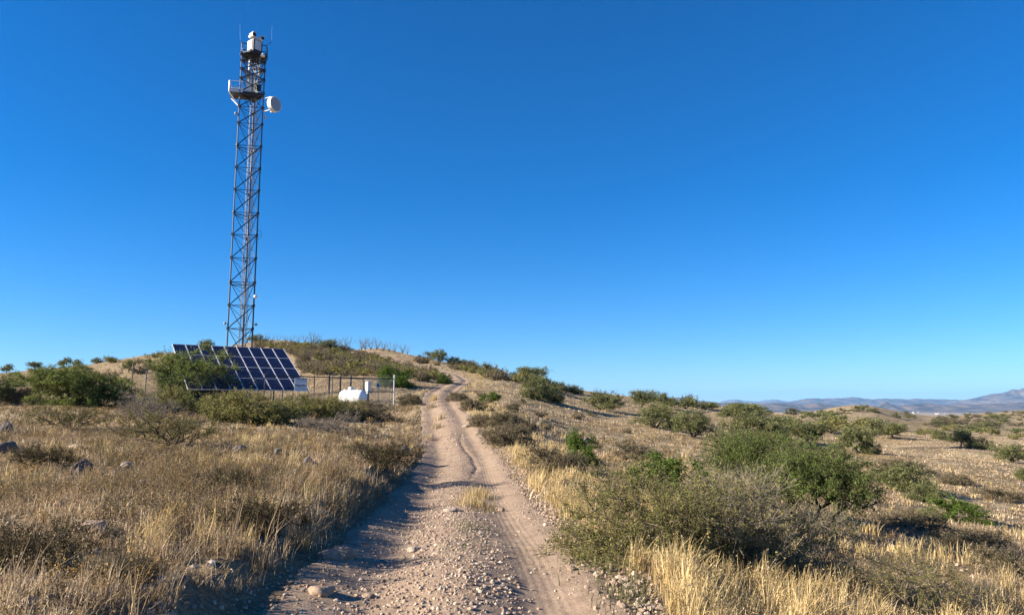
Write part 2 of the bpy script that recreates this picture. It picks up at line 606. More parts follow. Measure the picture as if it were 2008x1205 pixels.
def lateral(x, y):
    c = np.interp(y, _ry, _rx)
    s = np.interp(y, _ry, _rs)
    return (x - c) / np.sqrt(1 + s * s)


def road_on(y):
    return (y > -55) & (y < 200)


def h(x, y):
    """ground height without the road surface itself"""
    x = np.atleast_1d(np.asarray(x, float)); y = np.atleast_1d(np.asarray(y, float))
    z = h0(x, y)
    r = np.hypot(x, y)
    w = lateral(x, y)
    off = sstep(1.7, 3.0, np.abs(w))
    off = np.where(road_on(y), off, 1.0)
    z = z + off * (0.16 * (fbm(x / 1.9, y / 1.9, 3) - 0.5) + 0.08 * (fbm(x / 0.55, y / 0.55, 5) - 0.5)) * sstep(900, 40, r)
    z = z + off * 1.1 * (fbm(x / 11, y / 11, 9, 4) - 0.5) * sstep(14, 90, r) * sstep(1500, 150, r)
    z = z + off * 7.0 * (fbm(x / 90, y / 90, 12, 4) - 0.62) * sstep(230, 900, r)
    near = sstep(34, 12, np.abs(y))
    z = z + near * (0.16 + 0.17 * sstep(6.5, 11.5, y) + 0.16 * (fbm(x / 0.9, y / 0.9, 91, 2) - 0.4)) * sstep(-1.70, -2.20, w) * sstep(-6.5, -3.0, w)        # cut bank left of the track
    z = z + 0.07 * np.exp(-((np.abs(w) - 1.95) / 0.30) ** 2) * sstep(90, 60, y)
    return z


def road_profile(w, y, x):
    """height of the track over the smooth ground"""
    ruts = -0.055 * (np.exp(-((w - 0.78) / 0.30) ** 2) + np.exp(-((w + 0.80) / 0.30) ** 2))
    crown = 0.055 * np.exp(-(w / 0.38) ** 2)
    rough = 0.05 * (fbm(x / 0.8, y / 0.8, 21, 4) - 0.5) + 0.022 * (fbm(x / 0.13, y / 0.13, 25, 3) - 0.5)
    whoop = 0.16 * (fbm(w * 0.5, y / 2.6, 29, 2) - 0.5) * sstep(25, 50, y)
    gul = -0.03 * np.exp(-((w - 0.35 - 0.10 * np.sin(y * 0.55) - 0.25 * (fbm(y / 2.2, y * 0, 41, 3) - 0.5)) / 0.085) ** 2) * sstep(20, 24, y) * sstep(37, 32, y)
    return ruts + crown + rough + whoop + gul


def h_all(x, y):
    """top of whatever lies there: ground or track"""
    x = np.atleast_1d(np.asarray(x, float)); y = np.atleast_1d(np.asarray(y, float))
    z = h(x, y)
    w = lateral(x, y)
    on = road_on(y) & (np.abs(w) < 1.65)
    if on.any():
        zz = h0(x[on], y[on]) + road_profile(w[on], y[on], x[on]) + 0.02
        z[on] = zz
    return z


def hit(px, py, lo=4.0, hi=1200.0):
    """where the sight line through a photo pixel meets the ground"""
    Y = np.geomspace(lo, hi, 500)
    q = P(px, py, 1.0)
    sx, sz = q[0], q[2] - CAMZ
    z = h_all(sx * Y, Y)
    below = (CAMZ + sz * Y) <= z
    k = int(np.argmax(below)) if below.any() else None
    if k is None:
        # passes over the crest: take the closest approach
        k = int(np.argmin((CAMZ + sz * Y - z) / Y))
        return np.array([sx * Y[k], Y[k], z[k]])
    return np.array([sx * Y[k], Y[k], z[k]])


def build_ground():
    front = np.linspace(-0.78, 0.78, 1000)
    side = np.linspace(0.78, 2 * math.pi - 0.78, 90)[1:-1]
    ang = np.concatenate([front, side])
    rad = np.concatenate([[0.6, 1.4, 2.0], np.geomspace(2.5, 90, 430), np.geomspace(90, 600, 190)[1:], np.geomspace(600, 32000, 80)[1:]])
    A, R = np.meshgrid(ang, rad, indexing='xy')
    x = (np.sin(A) * R).ravel(); y = (np.cos(A) * R).ravel()
    z = h(x, y)
    w = lateral(x, y)
    on = road_on(y)
    z = z - np.where(on, 0.20 * sstep(1.50, 1.1, np.abs(w)), 0)      # bed under the track
    na, nr = len(ang), len(rad)
    i, j = np.meshgrid(np.arange(na), np.arange(nr - 1), indexing='xy')
    i2 = (i + 1) % na
    q = np.stack([j * na + i, (j + 1) * na + i, (j + 1) * na + i2, j * na + i2], -1).reshape(-1, 4)[:, ::-1]
    g = Geo().add(np.stack([x, y, z], 1), q)
    c = len(x)
    g.add(np.array([[0, 0, z[:na].mean()]]), np.zeros((0, 3), int))
    k = np.arange(na)
    g.f.append(np.stack([k, (k + 1) % na, np.full(na, c)], 1)[:, ::-1]); g.mi.append(np.zeros(na, np.int32))
    o = g.obj("ground", M["ground"], smooth=True)
    rr = np.hypot(x, y)
    cv = np.append(0.85 * sstep(18, 45, rr) + 0.15 * sstep(60, 160, rr), 0).astype(np.float32)
    o.data.attributes.new("cover", 'FLOAT', 'POINT').data.foreach_set("value", cv)
    tag(o, "dry tan soil and straw covering the hills", kind="structure")


def build_road():
    ys = np.concatenate([np.linspace(-50, 2, 60)[:-1], np.geomspace(2, 198, 1150)])
    ws = np.linspace(-2.15, 2.05, 124)
    c = np.interp(ys, _ry, _rx); s = np.interp(ys, _ry, _rs)
    nrm = np.stack([1 / np.sqrt(1 + s * s), -s / np.sqrt(1 + s * s)], 1)
    Y, W = np.meshgrid(np.arange(len(ys)), ws, indexing='ij')
    x = c[Y] + nrm[Y, 0] * W; y = ys[Y] + nrm[Y, 1] * W
    x = x.ravel(); y = y.ravel(); w = W.ravel()
    z = h0(x, y) + road_profile(w, y, x) + 0.02
    edge = 1.70 + np.where(w < 0, 0.22 * sstep(11, 6, y), 0) + 0.34 * (fbm(y / 1.1, np.sign(w) * 5 + y * 0, 31, 3) - 0.35)
    zg = h(x, y)
    k = sstep(edge - 0.45, edge, np.abs(w))
    z = z * (1 - k) + (zg - 0.07) * k
    nw = len(ws)
    i, j = np.meshgrid(np.arange(len(ys) - 1), np.arange(nw - 1), indexing='ij')
    q = np.stack([i * nw + j, i * nw + j + 1, (i + 1) * nw + j + 1, (i + 1) * nw + j], -1).reshape(-1, 4)
    g = Geo().add(np.stack([x, y, z], 1), q)
    me = g.mesh("dirt_road", M["road"], smooth=True)
    at = me.attributes.new("lane", 'FLOAT_VECTOR', 'POINT')
    at.data.foreach_set("vector", np.stack([w, y, 0 * w], 1).astype(np.float32).ravel())
    o = bpy.data.objects.new("dirt_road", me)
    COL.objects.link(o)
    tag(o, "pinkish two-track dirt road climbing the hill", kind="structure")


build_ground()
build_road()


# ------------------------------------------------------------------ far mountains
def mountain(name, prof, Y0, depth, label, base_z=-82, spur=0.5, seed=1, spur_w=None):
    prof = np.array(prof, float)
    pxs = np.linspace(prof[0, 0], prof[-1, 0], 420)
    pys = np.interp(pxs, prof[:, 0], prof[:, 1]) - 1.5 + 2.2 * (fbm(pxs / 9, pxs * 0, seed + 50, 3) - 0.5)
    yc = Y0 + depth * 0.55
    crest = np.array([P(a, b, yc) for a, b in zip(pxs, pys)])
    cz = crest[:, 2]
    nv = 60
    v = np.linspace(0, 1, nv)
    Vx, K = np.meshgrid(np.arange(len(pxs)), v, indexing='ij')
    yy = Y0 + depth * K
    xx = crest[:, 0][Vx] * (1 + (yy - yc) / yc * 0.6)
    up = np.where(K < 0.55, K / 0.55, (1 - K) / 0.45)
    up = np.clip(up, 0, 1)
    sw = spur_w or depth * 0.16
    rid = 1 - np.abs(2 * fbm(xx / sw, yy / (sw * 2.6), seed, 5) - 1)
    prof_up = up ** 1.15
    zz = base_z + (cz[Vx] - base_z) * (prof_up * (1 - spur * (1 - rid) * 2.0 * np.sin(np.pi * np.clip(up, 0, 1)) ** 0.8))
    zz += (cz[Vx] - base_z) * 0.035 * (fbm(xx / (sw * 0.25), yy / (sw * 0.25), seed + 5, 4) - 0.5)
    g = Geo()
    n0 = nv
    i, j = np.meshgrid(np.arange(len(pxs) - 1), np.arange(nv - 1), indexing='ij')
    q = np.stack([i * n0 + j, (i + 1) * n0 + j, (i + 1) * n0 + j + 1, i * n0 + j + 1], -1).reshape(-1, 4)
    g.add(np.stack([xx, yy, zz], -1).reshape(-1, 3), q)
    tag(g.obj(name, M["mountain"], smooth=True), label, kind="structure")


mountain("mountain", [(1180, 800), (1210, 778), (1240, 776), (1275, 779), (1310, 781), (1330, 779), (1350, 781), (1375, 786), (1410, 790), (1450, 793), (1480, 800)], 11000, 3500, "low blue ridge just right of the near slope", seed=3)
mountain("mountain", [(1380, 800), (1412, 789), (1425, 785), (1445, 784), (1465, 787), (1490, 787), (1512, 783), (1532, 786), (1560, 791), (1600, 800)], 24000, 5000, "palest far blue peaks on the horizon", seed=8)
mountain("mountain", [(1480, 800), (1520, 790), (1560, 786), (1585, 781), (1620, 782), (1640, 780), (1672, 779), (1700, 783), (1740, 782), (1780, 783), (1800, 781), (1830, 782), (1870, 784), (1910, 785), (1960, 790), (2050, 795), (2150, 800)], 15000, 4500, "long blue tableland ridge behind the town", seed=14)
mountain("mountain", [(1840, 800), (1880, 787), (1905, 781), (1925, 777), (1945, 772), (1960, 770), (1975, 766), (1985, 762), (1995, 765), (2003, 762), (2030, 755), (2070, 745), (2140, 760), (2260, 790), (2350, 800)], 12500, 3500, "tall purple peak at the right end of the range", seed=23)
mountain("hills", [(1250, 803), (1320, 793), (1400, 790), (1460, 792), (1530, 790), (1570, 794), (1600, 790), (1640, 795), (1690, 799), (1720, 795), (1735, 788), (1745, 793), (1760, 797), (1790, 792), (1815, 792), (1860, 795), (1900, 793), (1960, 792), (2040, 786), (2200, 800)], 8600, 2200, "brown foothills behind the town", seed=31, spur=0.3)


# ------------------------------------------------------------------ plants
def unit(v):
    return v / (np.linalg.norm(v, axis=-1, keepdims=True) + 1e-9)


def rand_dirs(r, n):
    return unit(r.normal(size=(n, 3)))


def leaf_quads(c, axis, nrm, L, W):
    """diamond leaves: centre c, long axis, rough normal"""
    axis = unit(axis)
    side = unit(np.cross(axis, nrm))
    L = np.asarray(L)[:, None]; W = np.asarray(W)[:, None]
    V = np.stack([c - axis * L * 0.5, c + side * W * 0.5 + axis * L * 0.05, c + axis * L * 0.5, c - side * W * 0.5 + axis * L * 0.05], 1).reshape(-1, 3)
    return V, np.arange(len(c) * 4).reshape(-1, 4)


def vary(r, cols, n, j=0.22):
    """n colours picked from a short list of natural tones, each a little lighter or darker"""
    cols = np.array(cols) * 0.92
    k = r.integers(0, len(cols), n)
    return cols[k] * (1 + j * r.normal(size=(n, 1))).clip(0.45, 1.7)


GREEN = [(0.165, 0.205, 0.056), (0.140, 0.178, 0.050), (0.195, 0.225, 0.068), (0.118, 0.152, 0.044)]
BRIGHT = [(0.105, 0.170, 0.030), (0.085, 0.142, 0.028), (0.140, 0.200, 0.042)]
MIDGREEN = [(0.190, 0.205, 0.085), (0.160, 0.175, 0.075), (0.215, 0.220, 0.100), (0.135, 0.150, 0.062)]
OLIVE = [(0.225, 0.210, 0.072), (0.185, 0.182, 0.060), (0.265, 0.232, 0.095), (0.155, 0.165, 0.050)]
BROWN = [(0.190, 0.155, 0.094), (0.155, 0.130, 0.080), (0.220, 0.178, 0.115), (0.140, 0.130, 0.074)]


def grow(seed, W=3.0, H=2.4, D=None, stems=4, base_clear=0.25, lumps=7, targets=160, twigs=5, twig_len=0.28, leaves=12, leaf=(0.06, 0.02), cols=GREEN,
         trunk_r=0.07, droop=0.0, bare=0.0, lean=(0, 0), spike=0.0, jag=0.35, up=0.25, spread=1.0, tw=0.0022, zpow=1.0):
    """one bush or tree: a branch skeleton that reaches for points spread through a lumpy crown, twigs and small leaves at their ends.
    Returns (branches, leaves) as Geo, real size, base at the origin."""
    r = np.random.default_rng(seed)
    D = D or W
    T = []
    cl = []
    for k in range(lumps):
        a = 2 * math.pi * (k + r.random()) / lumps
        q = math.sqrt(r.random()) * 0.72
        zc = base_clear + (0.80 - base_clear) * (0.02 + 0.98 * r.random() ** zpow) * (1 - 0.35 * q)
        cl.append((math.cos(a) * q * W / 2 + lean[0] * zc, math.sin(a) * q * D / 2 + lean[1] * zc, zc * H, 0.20 + 0.16 * r.random()))
    if spike:
        cl.append((r.normal() * 0.05 * W, 0, H * 0.93, 0.10))
    wgt = np.array([c[3] ** 2 for c in cl]); wgt /= wgt.sum()
    ks = r.choice(len(cl), targets, p=wgt)
    for k in ks:
        c = cl[k]
        d = rand_dirs(r, 1)[0] * (r.random() ** 0.45)
        p = np.array([c[0] + d[0] * c[3] * W, c[1] + d[1] * c[3] * D, c[2] + d[2] * c[3] * H * 0.95])
        p[2] = max(p[2], H * base_clear * (0.55 + 0.6 * r.random()))
        T.append(p)
    T = np.array(T)
    T = T[np.argsort(np.linalg.norm(T * [1, 1, 1.2], axis=1))]
    pos = [np.zeros(3)]; par = [-1]; pl = [0.0]
    for k in range(stems):
        a = 2 * math.pi * (k + 0.6 * r.random()) / max(stems, 1)
        p = np.zeros(3); pa = 0
        d = np.array([math.cos(a) * 0.75 * spread * W / (W + H) * 1.6 + lean[0], math.sin(a) * 0.75 * spread * D / (D + H) * 1.6 + lean[1], 1.0])
        if stems == 1:
            d = np.array([lean[0] * 1.5 + 0.2 * r.normal(), lean[1], 1.0])
        d /= np.linalg.norm(d)
        ln = H * (base_clear * 1.1 + 0.12)
        for q in range(4):
            d = unit(d + r.normal(size=3) * 0.18)
            p = p + d * ln / 4
            pos.append(p.copy()); par.append(pa); pl.append(pl[pa] + ln / 4); pa = len(pos) - 1
    step = 0.11 * (W + H) / 2
    buf = np.zeros((targets * 14 + 60, 3)); plb = np.zeros(len(buf))
    buf[:len(pos)] = pos; plb[:len(pos)] = pl
    n = len(pos)
    ends = []
    for t in T:
        dist = np.linalg.norm(buf[:n] - t, axis=1)
        cost = dist + 0.32 * plb[:n]
        cost[0] += 1e3
        k = int(np.argmin(cost))
        m = max(1, min(10, int(dist[k] / step)))
        p0 = buf[k].copy(); pa = k
        sag = r.normal(size=3) * jag * dist[k] * 0.16 + np.array([0, 0, 0.10 * dist[k]])
        for q in range(1, m + 1):
            f = q / m
            p = p0 + (t - p0) * f + sag * math.sin(math.pi * f) + (r.normal(size=3) * step * 0.10 if q < m else 0)
            if n >= len(buf):
                break
            buf[n] = p; par.append(pa); plb[n] = plb[pa] + np.linalg.norm(p - buf[pa]); pa = n; n += 1
        ends.append(pa)
    pos = buf[:n]; par = np.array(par)
    cnt = np.zeros(n)
    for e in ends:
        cnt[e] += 1
    for k in range(n - 1, 0, -1):
        cnt[par[k]] += cnt[k]
    tot = max(cnt[1:].max(), 1)
    rad = np.maximum(trunk_r * (np.maximum(cnt, 0.6) / tot) ** 0.5, 0.0035 * (W + H) / 4)
    gb = Geo()
    kk = np.arange(1, n)
    keep = cnt[kk] > 0
    kk = kk[keep]
    V, fs = tubes(pos[par[kk]], pos[kk], np.minimum(rad[par[kk]], rad[kk] * 1.7), rad[kk], 5, cap=False)
    gb.add(V, fs)
    # twigs
    e = np.array(ends)
    base = np.repeat(pos[e], twigs, 0)
    prev = np.repeat(unit(pos[e] - pos[par[e]]), twigs, 0)
    cen = np.array([lean[0] * H * 0.5, lean[1] * H * 0.5, H * 0.35])
    outw = unit(base - cen)
    d = unit(prev * 0.35 + outw * 0.55 + rand_dirs(r, len(base)) * 0.9 + np.array([0, 0, up]))
    L = twig_len * (0.5 + r.random(len(base)))
    base = base - prev * (r.random((len(base), 1)) * twig_len * 0.6)
    mid = base + d * (L * 0.55)[:, None]
    d2 = unit(d + rand_dirs(r, len(base)) * 0.45 + np.array([0, 0, -droop]))
    tip = mid + d2 * (L * 0.45)[:, None]
    tr = tw * (W + H) / 3
    V, fs = tubes(np.concatenate([base, mid]), np.concatenate([mid, tip]), tr, tr * 0.7, 3, cap=False)
    gb.add(V, fs)
    # leaves along the twigs
    gl = Geo()
    live = r.random(len(base)) >= bare
    b, m_, t_ = base[live], mid[live], tip[live]
    if len(b) and leaves:
        nl = len(b) * leaves
        f = r.random(nl) * 1.05
        bi = np.repeat(np.arange(len(b)), leaves)
        c = np.where((f < 0.55)[:, None], b[bi] + (m_[bi] - b[bi]) * (f / 0.55)[:, None], m_[bi] + (t_[bi] - m_[bi]) * ((f - 0.55) / 0.45)[:, None])
        c = c + r.normal(size=(nl, 3)) * leaf[0] * 0.55
        ax = unit(unit(t_ - b)[bi] * 0.5 + rand_dirs(r, nl) + np.array([0, 0, -droop * 0.6]))
        s = 0.6 + 0.8 * r.random(nl)
        V, q = leaf_quads(c, ax, rand_dirs(r, nl), leaf[0] * s, leaf[1] * s)
        # colour: each twig has its own tone, each leaf varies about it
        ct = vary(r, cols, len(b), 0.20)[bi] * (1 + 0.18 * r.normal(size=(nl, 1))).clip(0.5, 1.6)
        gl.add(V, q, np.repeat(ct, 4, 0))
    return gb, gl


class Kind:
    """meshes of one kind of plant, shared by all its copies"""
    def __init__(s, name, bark, **kw):
        s.W, s.H = kw["W"], kw["H"]
        gb, gl = grow(**kw)
        s.bm = gb.mesh(name + "_trunk", bark)
        s.lm = gl.mesh(name + "_crown", M["leaf"], color=True) if gl.n else None


class Small:
    """one-mesh plant for the far slopes"""
    def __init__(s, name, bark, **kw):
        s.W, s.H = kw["W"], kw["H"]
        gb, gl = grow(**kw)
        g = Geo()
        for k, q in enumerate((gb, gl)):
            off = g.n
            for V, c in zip(q.v, q.c):
                g.v.append(V); g.c.append(c); g.n += len(V)
            for fq in q.f:
                g.f.append(fq + off); g.mi.append(np.full(len(fq), k, np.int32))
        s.me = g.mesh(name, [bark, M["leaf"]], color=True)


prng = random.Random(11)


DISCS = []


def place(kind, name, cat, label, loc, w, ht, group=None, rz=None, sink=0.05):
    rz = prng.uniform(0, 6.28) if rz is None else rz
    sx = w / kind.W; sz = ht / kind.H
    if isinstance(kind, Small):
        o = bpy.data.objects.new(name, kind.me)
        COL.objects.link(o)
        root = o
    else:
        root = empty(name)
        parts = [("trunk", kind.bm)] + ([("crown", kind.lm)] if kind.lm else [])
        for nm, me in parts:
            c = bpy.data.objects.new(nm, me)
            COL.objects.link(c)
            c.parent = root
    root.location = (loc[0], loc[1], loc[2] - sink)
    root.rotation_euler = (0, 0, rz)
    root.scale = (sx, sx, sz)
    DISCS.append((loc[0], loc[1], w * 0.5))
    tag(root, label, cat, group)
    return root


def place_px(kind, name, cat, label, px, py, wpx, toppy, group=None, rz=None, dist=None, sink=0.05, wk=1.0):
    q = hit(px, py)
    if dist:
        q = P(px, py, dist); q[2] = float(h_all(q[0], q[1])[0])
    sc = (q[1] * CP) / F
    top = P(px, toppy, q[1])[2]
    ht = max(top - q[2], 0.25)
    return place(kind, name, cat, label, q, wpx * sc * wk, ht, group, rz, sink)


# --- kinds
K = {}
K["mesq_a"] = Kind("mesquite", M["bark"], seed=101, W=5.2, H=2.9, stems=5, base_clear=0.05, lumps=14, targets=420, twigs=7, twig_len=0.42, leaves=15, leaf=(0.10, 0.034), cols=GREEN, trunk_r=0.085, droop=0.3)
K["mesq_b"] = Kind("mesquite", M["bark"], seed=102, W=4.6, H=3.4, stems=4, base_clear=0.06, lumps=14, targets=520, twigs=7, twig_len=0.42, leaves=17, leaf=(0.10, 0.034), cols=GREEN, trunk_r=0.085, droop=0.3, spike=1, zpow=1.4)
K["mesq_near"] = Kind("mesquite", M["bark"], seed=121, W=4.6, H=2.7, stems=2, base_clear=0.3, lumps=12, targets=520, twigs=8, twig_len=0.34, leaves=14, leaf=(0.055, 0.020), cols=[(0.140, 0.195, 0.050), (0.115, 0.165, 0.044), (0.170, 0.215, 0.060)], trunk_r=0.09, droop=0.4)
K["mid_tree_a"] = Kind("mesquite", M["bark"], seed=131, W=4.2, H=3.0, stems=2, base_clear=0.28, lumps=8, targets=150, twigs=5, twig_len=0.5, leaves=11, leaf=(0.17, 0.06), cols=MIDGREEN, trunk_r=0.12, droop=0.2)
K["mid_tree_b"] = Kind("mesquite", M["bark"], seed=132, W=4.6, H=2.8, stems=3, base_clear=0.2, lumps=8, targets=150, twigs=5, twig_len=0.5, leaves=11, leaf=(0.17, 0.06), cols=MIDGREEN, trunk_r=0.12, droop=0.2)
K["mid_tree_c"] = Kind("mesquite", M["bark"], seed=135, W=4.4, H=2.8, stems=1, base_clear=0.42, lumps=7, targets=150, twigs=5, twig_len=0.5, leaves=11, leaf=(0.17, 0.06), cols=MIDGREEN, trunk_r=0.13, droop=0.2, lean=(0.25, 0))
K["mid_bush"] = Kind("green_bush", M["bark"], seed=137, W=3.6, H=1.9, stems=5, base_clear=0.10, lumps=11, targets=200, twigs=5, twig_len=0.42, leaves=10, leaf=(0.14, 0.05), cols=MIDGREEN, trunk_r=0.07)
K["bright"] = Kind("bright_bush", M["bark"], seed=141, W=2.0, H=1.9, stems=6, base_clear=0.08, lumps=9, targets=220, twigs=6, twig_len=0.26, leaves=13, leaf=(0.075, 0.028), cols=BRIGHT, trunk_r=0.045, up=0.5)
K["catclaw_a"] = Kind("catclaw", M["bark_grey"], seed=151, W=2.6, H=1.55, stems=7, base_clear=0.04, lumps=13, targets=430, twigs=8, twig_len=0.26, leaves=14, leaf=(0.034, 0.014), cols=OLIVE, trunk_r=0.03, bare=0.1, jag=0.7, spread=1.3, tw=0.0016)
K["catclaw_b"] = Kind("catclaw", M["bark_pale"], seed=152, W=2.6, H=1.55, stems=7, base_clear=0.04, lumps=13, targets=430, twigs=8, twig_len=0.26, leaves=10, leaf=(0.034, 0.014), cols=OLIVE, trunk_r=0.03, bare=0.3, jag=0.7, spread=1.3, tw=0.0018)
K["catclaw_mid"] = Kind("catclaw", M["bark_grey"], seed=155, W=3.4, H=1.7, stems=6, base_clear=0.05, lumps=10, targets=300, twigs=6, twig_len=0.34, leaves=13, leaf=(0.075, 0.035), cols=OLIVE, trunk_r=0.04, bare=0.12, jag=0.6, spread=1.2)
K["scrub_mid"] = Kind("scrub", M["bark_grey"], seed=161, W=2.4, H=1.2, stems=8, base_clear=0.06, lumps=9, targets=240, twigs=6, twig_len=0.26, leaves=11, leaf=(0.06, 0.028), cols=BROWN, trunk_r=0.028, bare=0.15, jag=0.6)
K["twiggy"] = Kind("twiggy", M["bark_pale"], seed=171, W=2.4, H=1.3, stems=6, base_clear=0.14, lumps=8, targets=240, twigs=7, twig_len=0.24, leaves=3, leaf=(0.035, 0.016), cols=BROWN, trunk_r=0.03, bare=0.55, jag=0.9)
K["thorn"] = Kind("thorn", M["bark"], seed=175, W=3.2, H=1.2, stems=5, base_clear=0.22, lumps=9, targets=230, twigs=6, twig_len=0.22, leaves=9, leaf=(0.032, 0.015), cols=OLIVE, trunk_r=0.035, bare=0.35, jag=0.9, spread=1.5)
K["near_twig"] = Kind("twiggy", M["bark_grey"], seed=178, W=1.6, H=1.0, stems=5, base_clear=0.15, lumps=8, targets=260, twigs=7, twig_len=0.17, leaves=9, leaf=(0.022, 0.010), cols=OLIVE, trunk_r=0.03, bare=0.35, jag=0.9, tw=0.0016)
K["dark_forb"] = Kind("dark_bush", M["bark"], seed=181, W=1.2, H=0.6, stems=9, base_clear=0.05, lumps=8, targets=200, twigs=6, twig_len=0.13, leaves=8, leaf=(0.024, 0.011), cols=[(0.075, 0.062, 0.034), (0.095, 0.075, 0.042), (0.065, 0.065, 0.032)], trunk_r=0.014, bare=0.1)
S = {}
S["scrub_a"] = Small("scrub_small", M["bark_grey"], seed=201, W=2.6, H=1.2, stems=6, base_clear=0.06, lumps=7, targets=45, twigs=5, twig_len=0.35, leaves=5, leaf=(0.17, 0.085), cols=BROWN, trunk_r=0.04)
S["scrub_b"] = Small("scrub_small", M["bark_grey"], seed=202, W=2.2, H=1.4, stems=6, base_clear=0.06, lumps=6, targets=40, twigs=5, twig_len=0.35, leaves=5, leaf=(0.17, 0.085), cols=OLIVE, trunk_r=0.04)
S["scrub_c"] = Small("scrub_small", M["bark"], seed=203, W=2.8, H=1.5, stems=6, base_clear=0.06, lumps=6, targets=45, twigs=5, twig_len=0.4, leaves=5, leaf=(0.18, 0.085), cols=[(0.115, 0.115, 0.055), (0.095, 0.098, 0.050), (0.135, 0.125, 0.070)], trunk_r=0.05)
S["tree_a"] = Small("tree_small", M["bark"], seed=204, W=4.4, H=2.8, stems=2, base_clear=0.26, lumps=6, targets=40, twigs=5, twig_len=0.6, leaves=6, leaf=(0.32, 0.14), cols=MIDGREEN, trunk_r=0.12)
S["tree_b"] = Small("tree_small", M["bark"], seed=205, W=4.0, H=2.4, stems=3, base_clear=0.16, lumps=6, targets=40, twigs=5, twig_len=0.6, leaves=6, leaf=(0.32, 0.14), cols=MIDGREEN, trunk_r=0.12)


def ocotillo_mesh(seed, n, leafy_=0.25):
    r = np.random.default_rng(seed)
    g = Geo()
    for k in range(n):
        a = 2 * math.pi * (k + 0.7 * r.random()) / n
        tilt = 0.16 + 0.42 * r.random()
        Ln = 3.2 * (0.72 + 0.45 * r.random())
        p = np.zeros(3); pth = [p.copy()]
        d = np.array([math.cos(a) * tilt, math.sin(a) * tilt, 1.0])
        for q in range(7):
            d = unit(d + r.normal(size=3) * 0.07 + np.array([math.cos(a), math.sin(a), 0]) * 0.03)
            p = p + d * Ln / 7
            pth.append(p.copy())
        V, fs = tube_path(pth, np.linspace(0.036, 0.015, 8), 5)
        g.add(V, fs, mi=0)
        pth = np.array(pth)
        nl = int(60 * leafy_)
        if nl:
            f = r.random(nl) * 6.9; i = f.astype(int)
            c = pth[i] + (pth[i + 1] - pth[i]) * (f - i)[:, None] + r.normal(size=(nl, 3)) * 0.03
            V, q = leaf_quads(c, rand_dirs(r, nl), rand_dirs(r, nl), np.full(nl, 0.09), np.full(nl, 0.05))
            g.add(V, q, np.repeat(vary(r, BROWN, nl), 4, 0), mi=1)
    return g.mesh("ocotillo", [M["ocotillo"], M["leaf"]], color=True)


OCO = [ocotillo_mesh(301, 13), ocotillo_mesh(302, 17, 0.4), ocotillo_mesh(303, 10, 0.1)]


def ocotillo(px, py, top, label, k, group=None, dist=None):
    q = hit(px, py)
    if dist:
        q = P(px, py, dist); q[2] = float(h_all(q[0], q[1])[0])
    ht = P(px, top, q[1])[2] - q[2]
    o = bpy.data.objects.new("ocotillo", OCO[k % 3])
    COL.objects.link(o)
    o.location = (q[0], q[1], q[2] - 0.05)
    s = max(ht / 3.3, 0.3)
    o.scale = (s, s, s)
    o.rotation_euler = (0, 0, prng.uniform(0, 6.28))
    tag(o, label, "ocotillo", group)


